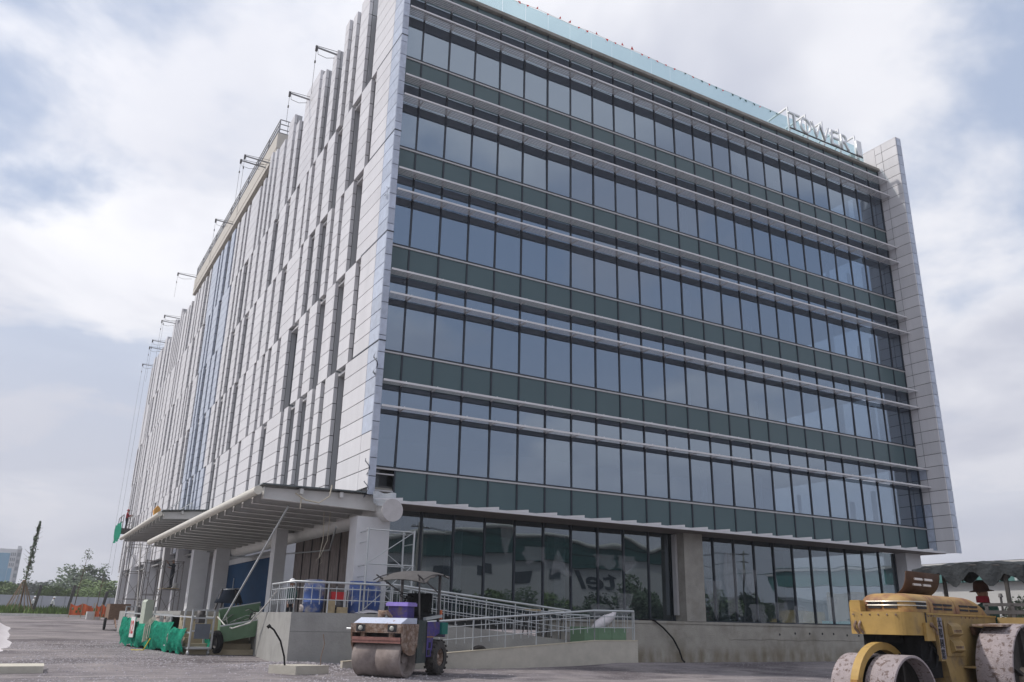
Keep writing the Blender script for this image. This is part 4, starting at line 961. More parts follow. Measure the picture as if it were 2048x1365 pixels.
q = MB(); q.box(-1.15, -.75, -.7, -.35, 1.72, 1.95); q.build('fuel_tank', RED, t)
q = MB(); q.box(-1.12, -.78, -.68, -.38, 1.45, 1.72); q.lathe([(0, .12), (.06, .12), (.06, 0)], (-.95, -.72, 1.58), (0, -1, 0), 14); q.build('engine', DARKST, t)
q = MB(); [q.bar(a, b, .025) for a, b in (((-1.2, -.72, 1.40), (-.7, -.72, 1.40)), ((-1.2, -.33, 1.40), (-.7, -.33, 1.40)), ((-1.2, -.72, 1.40), (-1.2, -.72, 2.0)), ((-.7, -.72, 1.4), (-.7, -.72, 2.0)))]; q.build('frame', DARKST, t)
for i, (x, y, z, sx, sy, sz) in enumerate(((-1.25, -.8, 1.38, .2, .2, .34), (-1.0, -.85, 1.38, .3, .15, .16))):
    q = MB()
    for k in range(3): q.box(x, x+sx, y+k*sy/3, y+k*sy/3+sy/3-.015, z, z+sz*(1-.15*k))
    tag(q.build('timber_offcut', TIMBER), ['upright yellow timber block left of the red generator', 'low yellow timber pile below the red generator'][i], 'timber')
q = MB(); q.lathe([(0, 0), (0, .1), (.5, .1), (.5, 0)], (-1.9, -.3, 1.49), (1, -.1, 0), 14); q.lathe([(.42, .13), (.5, .13)], (-1.9, -.3, 1.49), (1, -.1, 0), 14)
tag(q.build('pipe_fitting', mat('dusty_pipe', (.42, .38, .36), .8)), 'short dusty pipe lying between helmeted worker and drum', 'pipe')
q = MB(); vs = []
for i in range(9):
    for j in range(7):
        u, v = i/8-.5, j/6-.5; vs.append((-.05+u*.9, -.85+v*.35, 1.39+.2*max(0, .5-u*u*4*.5-v*v*1.5)*(1+.5*noise.noise(Vector((u*6, v*6, 2))))))
q.add(vs, [(i*7+j, i*7+j+1, (i+1)*7+j+1, (i+1)*7+j) for i in range(8) for j in range(6)], True)
tag(q.build('cement_bag', WSHEET), 'crumpled pale cement bag on the podium edge', 'bag')
# scaffold by the corner column
def scaffold(lab, x0, x1, y0, y1, z0, levels, group, diag=True, m=SCAF):
    t = thing('scaffold_tower', lab, 'scaffold', ((x0+x1)/2, (y0+y1)/2, z0), group)
    top = levels[-1]
    for x in (x0, x1):
        for y in (y0, y1):
            q = MB(); q.tube([(x, y, z0), (x+rnd.uniform(-.02, .02), y, top+.05)], .030, 6); q.build('standard', m, t)
    for z in levels:
        for y in (y0, y1): q = MB(); q.tube([(x0-.05, y, z), (x1+.05, y, z)], .02, 5); q.build('ledger', m, t)
        for x in (x0, x1): q = MB(); q.tube([(x, y0, z-.04), (x, y1, z-.04)], .02, 5); q.build('transom', m, t)
        for x in (x0, x1): q = MB(); q.tube([(x, y0, z-.35), (x, y1, z-.35)], .016, 5); q.build('frame_bar', m, t)
    if diag:
        zs = [z0+.1]+list(levels)
        for a, b in zip(zs, zs[1:]):
            MB().tube([(x0, y0, a), (x1, y0, b)], .014, 5).build('brace', m, t); MB().tube([(x1, y1, a), (x0, y1, b)], .014, 5).build('brace', m, t)
    return t
scaffold('light scaffold tower standing beside the large white corner column', -.28, 1.15, -.95, -.2, 1.38, (2.75, 3.72), 'scaffold towers', True, GALV)
# ramp goods
t = thing('steel_skip', 'green steel box holding a white sack at the ramp landing', 'skip', (7.2, -1.6, .52))
q = MB(); q.box(6.5, 8.1, -2.1, -2.07, .53, 1.15); q.box(6.5, 8.1, -1.35, -1.32, .53, 1.15); q.box(6.5, 6.53, -2.07, -1.35, .53, 1.15); q.box(8.07, 8.1, -2.07, -1.35, .53, 1.15); q.box(6.5, 8.1, -2.1, -1.32, .50, .53); q.build('shell', SKIPG, t)
for x in (7.03, 7.56): q = MB(); q.box(x-.02, x+.02, -2.115, -2.10, .53, 1.15); q.build('stiffener', SKIPG, t)
q = MB(); q.tube([(7.1, -1.7, 1.05), (7.3, -1.7, 1.18), (7.6, -1.72, 1.36), (7.85, -1.75, 1.50), (7.95, -1.75, 1.62)], [.10, .17, .17, .10, .04], 12)
tag(q.build('white_sack', WSHEET), 'white sack slumped on the green steel box on the ramp', 'sack')
q = MB(); q.lathe([(-.06, .16), (-.07, .24), (0, .28), (.07, .24), (.06, .16), (-.06, .16)], (2.9, -1.95, .35), (.15, 1, .5), 22)
tag(q.build('old_tyre', TYRE), 'worn black tyre lying on the lower ramp behind the railing', 'tyre')
t = thing('traffic_cone', 'small orange cone on the upper ramp behind the railing', 'cone', (2.3, -.5, 1.03))
q = MB(); q.lathe([(.02, .10), (.28, .02), (.28, 0)], (2.3, -.5, 1.03), (0, 0, 1), 12); q.build('cone_shell', ORANGE, t)
q = MB(); q.box(2.17, 2.43, -.63, -.37, 1.03, 1.05); q.build('foot', ORANGE, t)
for i, x in enumerate((5.6, 6.5)):
    t = thing('trestle', ['left trestle standing on the ramp before the glass', 'right trestle with white top on the ramp before the glass'][i], 'trestle', (x, -.5, .62), 'trestles on the ramp')
    q = MB(); q.bar((x-.3, -.5, 1.62), (x+.3, -.5, 1.62), .06, .05); q.build('top_bar', mat('top_white', (.6, .6, .58), .6) if i else TIMBER, t)
    for sx in (-.22, .22): 
        for sy in (-.2, .2): q = MB(); q.bar((x+sx, -.5, 1.6), (x+sx*1.3, -.5+sy, .66), .025); q.build('leg', DARKST, t)
# cable over the plinth
q = MB(); q.tube([(10.6, .4, 1.42), (10.9, -.08, 1.40), (11.3, -.10, 1.15), (11.7, -.12, .8), (11.95, -.14, .4), (12.05, -.16, .1), (12.08, -.25, .02)], .03, 7)
tag(q.build('black_hose', BLACK), 'black hose drooping over the stained plinth wall', 'hose')
# plastic sheeting torn on the ground-floor glass
def sheet(x, z, w_, h_, tri, seed, lab):
    r_ = random.Random(seed); q = MB(); vs = []; n1, n2 = 8, 7
    for i in range(n1+1):
        for j in range(n2+1):
            u, v = i/n1, j/n2
            ww = (1-v*.85) if tri == 'down' else (v*.9+.1) if tri == 'up' else 1-.25*abs(math.sin(v*5+seed))
            vs.append((x+(u-.5)*w_*ww+.12*math.sin(v*3+seed)*(v), GF_Y-.07-.03*noise.noise(Vector((u*5, v*4, seed)))-.02*v, z-h_*v+.08*math.sin(u*7+seed)*(v if tri != 'up' else 1)))
    q.add(vs, [(i*(n2+1)+j, i*(n2+1)+j+1, (i+1)*(n2+1)+j+1, (i+1)*(n2+1)+j) for i in range(n1) for j in range(n2)], True)
    tag(q.build('plastic_sheet', PLASTIC), lab, 'plastic sheet', 'torn plastic sheets on the ground-floor glass')
for i, (x, z, w_, h_, tri, lab) in enumerate((
    (5.2, 4.3, .6, .9, 'down', 'thin plastic strip high on the fourth ground-floor pane'), (6.3, 3.7, 1.0, .5, 'x', 'crumpled plastic sheet high on the pane left of the peaked one'),
    (7.25, 3.65, .9, .8, 'up', 'peaked plastic sheet like a tent on the glass'), (9.2, 3.6, 1.0, .45, 'x', 'crumpled plastic sheet at mid glass left of the concrete pillar'),
    (10.2, 3.6, .95, .5, 'x', 'ragged plastic sheet next to the concrete pillar, upper half'), (9.0, 1.9, .9, .4, 'x', 'loose plastic bunched low left of the concrete pillar'),
    (10.1, 2.3, .8, .9, 'down', 'V-shaped plastic sheet low beside the concrete pillar'), (14.4, 2.9, .9, 1.3, 'down', 'long V-shaped plastic sheet just right of the concrete pillar'),
    (16.3, 3.4, 1.0, .9, 'down', 'triangular plastic sheet on the third pane past the pillar'), (16.6, 2.1, .9, .65, 'x', 'low plastic sheet under the triangular one'),
    (17.9, 2.2, .9, .7, 'x', 'low plastic sheet over the yellowish reflection'), (19.0, 2.1, .9, .7, 'x', 'low plastic sheet with a rusty scrap beside it'),
    (21.0, 2.5, .9, 1.0, 'down', 'V-shaped plastic sheet behind the yellow roller nose'), (22.4, 2.7, .9, 1.2, 'down', 'V-shaped plastic sheet above the yellow roller bonnet'),
    (15.3, 4.0, .8, 2.3, 'x', 'tall pale plastic sheet on the second pane past the pillar'))):
    sheet(x, z, w_, h_, tri, i+3, lab)

# ------------------------------------------------------------------ gondola on the ground with green net
GX0, GX1, GY0, GY1 = -3.72, -3.0, 5.5, 12.8
def gg(y): return gz(-3.4, y)
GON = thing('work_platform', 'suspended work platform wrapped in green net standing on the gravel', 'work platform', (-3.36, 5.5, gg(5.5))); GON.rotation_euler = (0, 0, .17)
q = MB()
for y in (GY0, GY0+.7, 7.5, 8.6, 9.6, 10.6, 11.6, GY1):
    for x in (GX0, GX1): q.bar((x, y, gg(y)+.2), (x, y, gg(y)+(1.42 if y in (GY0, GY0+.7, 11.6, GY1) else 1.2)), .05)
for x in (GX0, GX1):
    for z in (.22, .7, 1.18): q.bar((x, GY0, z), (x, GY1, z+.1), .045)
for y in (GY0, GY1):
    for z in (.22, .75, 1.15, 1.40): q.bar((GX0, y, z+gg(y)), (GX1, y, z+gg(y)), .05)
q.build('cage_frame', GALV, GON)
q = MB(); q.box(GX0, GX1, GY0, GY1, .22, .26); q.build('floor_deck', GALV, GON)
q = MB(); q.box(GX0+.12, GX1-.1, GY0-.04, GY0+.0, .52, .98); q.build('end_plate', mat('grey_plate', (.15, .17, .20), .5, .2), GON)
q = MB(); q.box(GX0+.25, GX1-.25, GY0+.1, GY0+.4, 1.0, 1.25); q.lathe([(0, .12), (.25, .12), (.25, 0)], (-3.36, GY0+.25, 1.15), (0, 0, 1), 12); q.build('hoist', DARKST, GON)
q = MB(); q.box(-3.55, -3.15, 11.9, 12.3, 1.1, 1.5); q.lathe([(0, .14), (.35, .14), (.35, 0)], (-3.4, 12.0, 1.2), (0, 0, 1), 12); q.build('hoist', DARKST, GON)
q = MB(); q.prism([(-4.02, .92), (-4.02, 1.66), (-3.96, 1.74), (-3.78, 1.74), (-3.74, 1.68), (-3.74, .92)], 'y', 9.5, 9.95); q.build('control_box', mat('grey_green_box', (.42, .46, .38), .5, 0, .05), GON)
for x in (GX0+.03, GX1-.03):
    q = MB(); q.lathe([(-.03, 0), (-.03, .07), (.03, .07), (.03, 0)], (x, GY0+.1, gg(GY0)+.08), (1, 0, .1), 14); q.bar((x, GY0+.1, .12), (x, GY0+.1, .24), .06, .03); q.build('castor', GALV, GON)
# bulging net
def net(y0, y1, lab_seed, xo, ztop, n=26, bulge=.12):
    vs = []; m_ = 9
    for i in range(n+1):
        for j in range(m_+1):
            u, v = i/n, j/m_; y = y0+(y1-y0)*u
            b = bulge*math.sin(v*math.pi)*(.6+.5*math.sin(u*9+lab_seed))+.07*noise.noise(Vector((u*7, v*3, lab_seed)))
            sag = .10*math.sin(u*math.pi)*(1 if v == 0 else 0)
            vs.append((xo-b-.02, y+.03*noise.noise(Vector((u*9, v*9, 4))), gg(y)+.05+.05*math.sin(u*11+lab_seed)*(v > .9)+(ztop-.05)*(1-v)+.05*noise.noise(Vector((u*12, v*2, 7)))-sag*.5))
    return vs, [(i*(m_+1)+j, i*(m_+1)+j+1, (i+1)*(m_+1)+j+1, (i+1)*(m_+1)+j) for i in range(n) for j in range(m_)]
for k, (a, b, zt) in enumerate(((5.75, 7.1, .84), (7.05, 9.4, 1.0), (9.3, 11.3, .92), (11.2, 12.85, 1.05))):
    q = MB(); vs, fs = net(a, b, k*1.7, GX0-.02, zt, 20, .16 if k < 3 else .06); q.add(vs, fs, True); q.build('green_net', GREEN, GON)
vs, fs = net(5.75, 12.8, 9, GX1+.05, .5, 24, -.05); MB().add(vs, fs, True).build('green_net', GREEN, GON)
t = MB().cbox((GX0-.16, 11.15, .78), (.02, .48, .72)).build('number_sign', mat('sign_white', (.7, .7, .7), .5), GON)
txt('number', '12', RED, t, (GX0-.176, 11.15, .78), .5, (0, -1, 0), (0, 0, 1), .004, bold=.01, fit=(.34, .46))
q = MB()
for k in range(4):
    y = 8.9+.13*k; q.tube([(GX0-.05, y, 1.15), (GX0-.25-.02*k, y-.1, .9), (GX0-.27, y-.15+.05*k, .5-.05*k), (GX0-.22, y+.25, .35-.02*k), (GX0-.2, y+.3, .8), (GX0-.1, y+.12, 1.1)], .013, 5)
q.build('coiled_rope', mat('pale_rope', (.5, .48, .40), .9), GON)
q = MB(); q.tube([(GX0-.25, 8.6, .45), (GX0-.4, 8.7, .06), (GX0-.7, 9.1, .05)], .02, 5); q.build('yellow_strap', mat('yellow_strap', (.65, .5, .05), .8), GON)
t = thing('car_tyre', 'spare tyre leaning on the end of the green netted platform', 'tyre', (-2.78, 5.7, .35)); 
q = MB(); q.lathe([(-.08, .20), (-.10, .30), (-.06, .36), (.06, .36), (.10, .30), (.08, .20)], (-2.80, 5.75, .42), (1, .25, .1), 26); q.build('rubber', BLACK, t)
q = MB(); q.lathe([(-.06, .2), (-.02, .18), (-.02, 0)], (-2.80, 5.75, .42), (1, .25, .1), 20); q.build('rim', DARKST, t)
# skip with scrap on the steps
t = thing('scrap_skip', 'tilted green trough heaped with metal scrap on the entrance steps', 'skip', (-2.6, 7.2, .7))
def sk(u, v, h): # u along, v across, tilted
    return Vector((-2.72, 5.75, .40)) + Vector((1.35, -.15, .26))*u + Vector((.12, 1.05, .30))*v + Vector((-.05, -.12, .50))*h
q = MB()
for a, b, c_, d in (((0,0,0),(1,0,0),(1,0,1),(0,0,1)), ((0,1,0),(1,1,0),(1,1,1.5),(0,1,1.5)), ((0,0,0),(0,1,0),(0,1,1.3),(0,0,1)), ((1,0,0),(1,1,0),(1,1,1.2),(1,0,1)), ((0,0,0),(1,0,0),(1,1,0),(0,1,0))):
    P4 = [sk(*p) for p in (a, b, c_, d)]; n_ = (P4[1]-P4[0]).cross(P4[3]-P4[0]).normalized()*.03
    q.add(P4+[p+n_ for p in P4], [(0,3,2,1),(4,5,6,7),(0,1,5,4),(1,2,6,5),(2,3,7,6),(3,0,4,7)])
q.build('trough', SKIPG, t)
q = MB(); q.bar(sk(0, 0, 1.02), sk(1, 0, 1.02), .05); q.bar(sk(0, 1, 1.5), sk(1, 1, 1.5), .05); q.bar(sk(1, 0, 1), sk(1, 1, 1.2), .07); q.build('rim', GALV, t)
SCR = mat('scrap_metal', (.42, .42, .41), .4, .5, .2, 8)
for i in range(16):
    p = sk(rnd.uniform(.1, .9), rnd.uniform(.1, .9), rnd.uniform(.55, 1.15)); d = Vector((rnd.uniform(-1, 1), rnd.uniform(-.6, .6), rnd.uniform(-.2, .45)))*rnd.uniform(.25, .5)
    q = MB(); mid = p+d*.5+Vector((0, 0, rnd.uniform(.0, .12))); q.bar(p-d, mid, rnd.uniform(.02, .07), .015); q.bar(mid, p+d, rnd.uniform(.02, .06), .015)
    tag(q.build('scrap_strip', SCR if i % 3 else mat('dark_scrap', (.10, .10, .10), .6, .4)), 'bent metal offcut lying in the green scrap trough', 'scrap', 'metal offcuts in the trough')
q = MB(); q.tube([(-2.75, 6.3, 1.2), (-2.6, 5.8, .95), (-2.4, 5.5, .85), (-2.0, 4.8, 1.05), (-1.95, 3.2, 1.6), (-1.9, 2.3, 2.0)], .025, 6)
tag(q.build('white_hose', mat('white_hose', (.62, .61, .58), .5)), 'white hose looping from the scrap trough to the railing', 'hose')
# funnel frame with ring behind
t = thing('concrete_funnel', 'dark funnel stand with a pale ring before the blue door', 'funnel', (-1.5, 11, 1.38))
q = MB(); q.lathe([(-.02, .34), (0, .36), (.02, .34), (0, .32), (-.02, .34)], (-1.45, 11.0, 2.25), (-.1, 0, 1), 24); q.build('ring', GALV, t)
q = MB(); [q.bar((-1.45+.33*math.cos(a), 11+.33*math.sin(a), 2.25), (-1.45+.6*math.cos(a), 11+.6*math.sin(a), 1.38), .06) for a in (.3, 1.9, 3.5, 5.1)]; q.build('leg', DARKST, t)
q = MB(); q.lathe([(0, .33), (-.5, .55), (-.5, .5), (0, .30)], (-1.45, 11.0, 2.22), (0, 0, 1), 20); q.build('hood', mat('navy_cloth', (.02, .03, .05), .8), t)
# long pole/hose from the canopy to the ground, ropes under the canopy
q = MB(); q.bar((-2.35, .3, 4.35), (-2.6, 6.1, 1.1), .045); tag(q.build('leaning_pole', GALV), 'long pale pole leaning from the scrap trough up to the canopy', 'pole')
q = MB(); q.tube([(-2.2, -.4, 4.55), (-2.4, -.48, 4.62), (-2.1, -.5, 4.45), (-1.7, -.52, 4.40), (-1.4, -.5, 4.62), (-1.35, -.5, 4.95)], .022, 6); q.tube([(-2.2, -.42, 4.5), (-2.2, -.4, 4.2)], .018, 5)
tag(q.build('loose_rope', ROPE), 'pale rope looped over the near edge of the canopy', 'rope')
q = MB(); q.tube([(-1.05, 1.0, 4.35), (-1.0, 1.0, 3.6), (-1.08, 1.0, 2.95)], .012, 5); q.tube([(-.85, 1.0, 4.35), (-.87, 1.0, 3.5), (-1.05, 1.0, 3.0)], .012, 5); q.lathe([(-.012, .09), (.012, .09)], (-1.07, 1.0, 2.87), (0, 1, .2), 14)
tag(q.build('hanging_rope', ROPE), 'thin rope with a ring hanging below the canopy', 'rope')
q = MB(); q.tube([(-.5, 1.4, 3.95), (1.5, 8, 3.75), (1.2, 17, 4.0), (.8, 24, 4.2)], .03, 5); tag(q.build('service_pipe', GALV), 'thin service pipe running under the canopy ribs', 'pipe')
# second platform hanging at the far end with a worker, a crate on canopy two
t = thing('hanging_platform', 'green netted platform hanging high at the far end of the panelled side', 'work platform', (-1.0, 61, 8.4))
q = MB(); [q.bar((x, y, 8.5), (x, y, 9.7), .06) for x in (-1.35, -.6) for y in (59, 61, 63)]; [q.bar((x, 59, z), (x, 63, z), .05) for x in (-1.35, -.6) for z in (8.5, 9.1, 9.7)]; q.build('cage_frame', SCAF, t)
q = MB(); q.box(-1.4, -.55, 58.9, 63.1, 8.3, 8.5); q.build('floor_deck', DARKST, t)
vs = []; 
for i in range(9):
    for j in range(4): vs.append((-1.5+.1*math.sin(i*2+j), 58.8+4.4*i/8, 9.0-.5*j+.15*math.sin(i*1.7)))
q = MB(); q.add(vs, [(i*4+j, i*4+j+1, i*4+j+5, i*4+j+4) for i in range(8) for j in range(3)], True); q.build('green_net', GREEN, t)
P1 = person('person in red vest standing on the hanging platform', body((-1.0, 60.0, 8.5), (1, 0), hands={'r': (.4, .1, 1.3), 'l': (.4, -.1, 1.2)}), [SKIN, CLOTHR, CLOTHD, CLOTHD]); helmet(P1, Vector((-.98, 60, 8.5+1.67)), CLOTHR)
t = thing('hanging_platform', 'green netted platform resting on the far canopy by the filmed panels', 'work platform', (-.8, 31, 6.5))
q = MB(); [q.bar((x, y, 6.5), (x, y, 7.7), .05) for x in (-1.1, -.4) for y in (29.5, 31, 32.5, 34)]; [q.bar((x, 29.5, z), (x, 34, z), .045) for x in (-1.1, -.4) for z in (6.6, 7.15, 7.7)]; q.build('cage_frame', GALV, t)
q = MB(); vs = []
for i in range(13):
    for j in range(4): vs.append((-1.2+.06*math.sin(i*2+j), 29.3+4.9*i/12, 7.05-.2*j+.08*math.sin(i*1.7)))
q.add(vs, [(i*4+j, i*4+j+1, i*4+j+5, i*4+j+4) for i in range(12) for j in range(3)], True); q.build('green_net', GREEN, t)
q = MB(); q.prism([(-1.75, 6.5), (-1.95, 7.6), (-1.75, 7.9), (-1.55, 7.7), (-1.45, 7.0), (-1.55, 6.5)], 'y', 34.0, 34.5); tag(q.build('foam_board', mat('orange_board', (.75, .38, .10), .7)), 'upright orange board standing on the far canopy', 'board')
# scaffolds and workers at the far columns
scaffold('brown scaffold tower beside the third white column', -1.7, -.7, 27.5, 29.3, 1.0, (2.6, 4.1), 'scaffold towers')
scaffold('tall rusty scaffold tower at the far end of the side', -2.3, -.9, 40, 43, .5, (2.2, 4.0, 5.8), 'scaffold towers')
scaffold('brown scaffold tower just before the tall far one', -2.0, -.9, 33, 36, .4, (2.4, 4.4), 'scaffold towers')
bx('scaffold_board', TIMBER, None, -1.6, -.75, 27.6, 29.2, 2.62, 2.66); tag(bpy.data.objects['scaffold_board'], 'plank platform laid on the brown scaffold under the worker', 'plank')
P2 = person('person in dark clothes reaching up on the scaffold by white columns', body((-1.1, 28.4, 2.66), (-.8, -.3), hands={'r': (.42, .1, 1.62), 'l': (.36, -.1, 1.25)}, scale=.92), [SKIN, CLOTHD, CLOTHD, CLOTHD])
q = MB(); q.lathe([(0, .0), (0, .12), (.3, .15), (.3, .13), (.28, .13)], (-.85, 28.5, 2.665), (0, 0, 1), 14); tag(q.build('bucket', HELM), 'white bucket at the feet of the scaffold worker', 'bucket')
q = MB(); q.tube([(-3.1, 24, .35), (-1.3, 44, 6.2)], .05, 6); tag(q.build('prop_pole', SCAF), 'long grey prop leaning towards the far scaffold', 'pole')
# cart, boxes and barriers
t = thing('hand_cart', 'rusty brown two-wheeled hand cart near the far scaffold', 'cart', (-3.4, 30, .35))
q = MB()
for a, b, c_, d in (((-4.0, -3.0), (29.0, 29.04), 0, 0), ((-4.0, -3.0), (31.0, 31.04), 0, 0), ((-4.04, -4.0), (29.0, 31.04), 0, 0), ((-3.0, -2.96), (29.0, 31.04), 0, 0)): q.box(a[0], a[1], b[0], b[1], .95, 1.75)
q.box(-4.0, -3.0, 29, 31, .9, .95); q.build('tray', WOOD, t)
for x in (-4.1, -2.9): q = MB(); q.lathe([(-.05, 0), (-.05, .33), (.05, .33), (.05, 0)], (x, 29.7, .68), (1, 0, 0), 18); q.build('wheel', BLACK, t)
q = MB(); q.bar((-3.7, 29, 1.0), (-3.7, 27.6, .5), .05); q.bar((-3.2, 29, 1.0), (-3.2, 27.6, .5), .05); q.build('leg', RUST, t)
for i, lab in enumerate(('nearest the steps', 'second from the steps', 'third from the steps', 'farthest from the steps')):
    q = MB(); x = -3.2-.08*i; y = 9.0+i*1.0; z0 = gz(x, y); q.box(x-.35, x+.3, y, y+.8, z0-.02, z0+1.05); q.box(x-.39, x+.34, y-.03, y+.83, z0+1.053, z0+1.13)
    tag(q.build('packing_crate', mat('pale_crate', (.50, .42, .38), .8, 0, .15, 4)), 'pale wooden packing crate behind the netted platform, '+lab, 'crate', 'crates behind the netted platform')
for i, (x, y, l, lab) in enumerate(((-4.2, 62, 1.9, 'long orange mesh barrier before the far grass'), (-2.6, 56, .9, 'short orange mesh barrier beside the scaffold foot'))):
    t = thing('barrier', lab, 'barrier', (x, y, gz(x, y)), 'orange mesh barriers')
    q = MB(); vs = []
    for k in range(13):
        for j in range(5): vs.append((x+l*k/12, y+.12*math.sin(k*1.3), gz(x, y)+.25+.22*j+.1*math.sin(k*.9+2)*(j/4)))
    fs = [(k*5+j, k*5+j+1, k*5+j+6, k*5+j+5) for k in range(12) for j in range(4) if rnd.random() < .86]
    q.add(vs, fs); q.build('mesh_panel', ORANGE, t)
    for k in range(3): q = MB(); q.bar((x+l*k/2, y+.05, gz(x, y)), (x+l*k/2, y+.05, gz(x, y)+1.3), .06); q.build('stake', TIMBER, t)
q = MB(); q.box(-3.1, -2.1, 57.2, 58.2, .4, 1.35); tag(q.build('concrete_tank', mat('whitish_block', (.5, .5, .49), .8)), 'whitish concrete box at the end of the far kerb', 'box')
# foreground: block with cable, kerb stones, white sheeting
t = thing('concrete_block', 'pale concrete block in the gravel before the podium', 'concrete block', (-2.7, -3.1, gz(-2.7, -3.1)))
q = MB(); q.prism([(-3.32, -3.05), (-2.85, -3.70), (-2.0, -3.55), (-2.45, -2.9)], 'z', -.25, .16); q.build('slab', PALEC, t)
q = MB(); q.tube([(-3.02, -3.4, .05), (-3.06, -3.36, .35), (-3.17, -3.3, .7), (-3.33, -3.2, .95), (-3.42, -3.15, 1.02)], .022, 7); q.lathe([(0, .05), (.07, .05), (.07, 0)], (-3.42, -3.15, 1.0), (-.5, .2, .6), 10)
tag(q.build('cable_end', BLACK), 'stiff black cable end rising from the pale concrete block', 'cable')
q = MB(); q.tube([(-1.9, -2.6, 0), (-1.92, -2.62, .3), (-1.85, -2.6, .62), (-1.9, -2.6, .85)], .01, 5); tag(q.build('rebar_wire', RUST), 'thin rusty wire sticking up right of the concrete block', 'wire')
q = MB(); q.prism([(-12, -2.7), (-8.06, -2.55), (-8.02, -1.35), (-12, -1.5)], 'z', -.3, .13); tag(q.build('kerb_stone', mat('kerb_cream', (.50, .47, .40), .85, 0, .1, 3, .15, 25)), 'cream kerb stone lying in the lower left gravel', 'kerb stone')
q = MB(); vs = []; n1, n2 = 40, 10
for i in range(n1+1):
    for j in range(n2+1):
        u, v = i/n1, j/n2; y = 7+26*u; x = -11.2+(2.6+.30*noise.noise(Vector((u*3.5, 0, 1))))*v
        vs.append((x, y, gz(x, y)+max(0, (.62*math.sin(min(1, (1-v)*1.6)*math.pi*.5)+.16*noise.noise(Vector((x*1.7, y*1.2, 4))))*sst(0, .08, u)*(1-v**6))-.02))
q.add(vs, [(i*(n2+1)+j, i*(n2+1)+j+1, (i+1)*(n2+1)+j+1, (i+1)*(n2+1)+j) for i in range(n1) for j in range(n2)], True)
tag(q.build('white_sheeting', WSHEET), 'heap of crumpled white sheeting along the left edge', 'sheeting')
for i, y in enumerate((44, 47.5)):
    q = MB(); q.box(-11.5, -9.3, y, y+.4, gz(-10, y)-.1, gz(-10, y)+.22); tag(q.build('kerb_stone', RUST), ['brown stone slab lying left before the white kerb', 'brown stone slab nearer the white kerb'][i], 'slab')
q = MB(); q.box(-24, -2.3, 66, 66.4, .6, gz(0, 66)+.24); q.build('white_kerb', mat('kerb_white', (.6, .6, .57), .8)); struct(bpy.data.objects['white_kerb'])

# ------------------------------------------------------------------ trees and plants
LEAFA = mat('leaf_dark', (.075, .11, .06), .7, 0, .45, 1.5); LEAFB = mat('leaf_mid', (.13, .19, .065), .7, 0, .4, 1.5); LEAFC = mat('leaf_hazed', (.17, .20, .17), .8, 0, .35, .8); BARK = mat('bark', (.12, .085, .06), .95, 0, .3, 6)  # LEAFC has the haze of distance mixed into its colour
def crown_mesh(name, n, rx, ry, rz_, leaf, m, seed, lobes=7):
    r_ = random.Random(seed); q = MB()
    L = [Vector((r_.uniform(-.65, .65)*rx, r_.uniform(-.65, .65)*ry, r_.uniform(-.55, .7)*rz_)) for _ in range(lobes)]
    S = [r_.uniform(.35, .6) for _ in L]
    for i in range(n):
        k = r_.randrange(lobes); d = Vector((r_.gauss(0, 1), r_.gauss(0, 1), r_.gauss(0, 1))).normalized()
        p = L[k]+Vector((d.x*rx, d.y*ry, d.z*rz_))*S[k]*r_.uniform(.55, 1.06)
        a = Vector((r_.gauss(0, 1), r_.gauss(0, 1), r_.gauss(0, .6))).normalized(); b = a.orthogonal().normalized()*leaf*r_.uniform(.3, .7); a = a*leaf*r_.uniform(.6, 1.3)
        q.add([p-a, p+b, p+a*.9, p-b], [(0, 1, 2, 3)])
    return q.mesh(name, m)
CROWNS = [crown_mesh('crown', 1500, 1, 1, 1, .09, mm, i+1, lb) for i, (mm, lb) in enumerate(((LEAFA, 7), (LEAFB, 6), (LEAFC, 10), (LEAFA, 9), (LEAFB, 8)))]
tk = MB(); tk.tube([(0, 0, 0), (.03, 0, .4), (.0, .03, .75), (.05, 0, 1)], [.06, .05, .04, .02], 8)
for a in (0, 1.3, 2.6, 3.9, 5.2): tk.tube([(0, 0, .55+.05*a), (.25*math.cos(a), .25*math.sin(a), .8+.04*a), (.45*math.cos(a), .45*math.sin(a), 1.0+.03*a)], [.025, .018, .006], 6)
TRUNK = tk.mesh('trunk', BARK)
def tree(x, y, h, rx, kind, label, group, low=.35):
    z = gz(x, y); t = thing('tree', label, 'tree', (x, y, z), group, rz=rnd.random()*6)
    tr = bpy.data.objects.new('trunk', TRUNK); link(tr, t); tr.scale = (h*.55, h*.55, h*.6)
    c = bpy.data.objects.new('crown', CROWNS[kind]); link(c, t); c.location = (0, 0, h*(1+low)/2); c.scale = (rx, rx*rnd.uniform(.8, 1.1), h*(1-low)/2*1.05); c.rotation_euler = (0, 0, rnd.random()*6)
TG = 'far trees behind the grey fence'
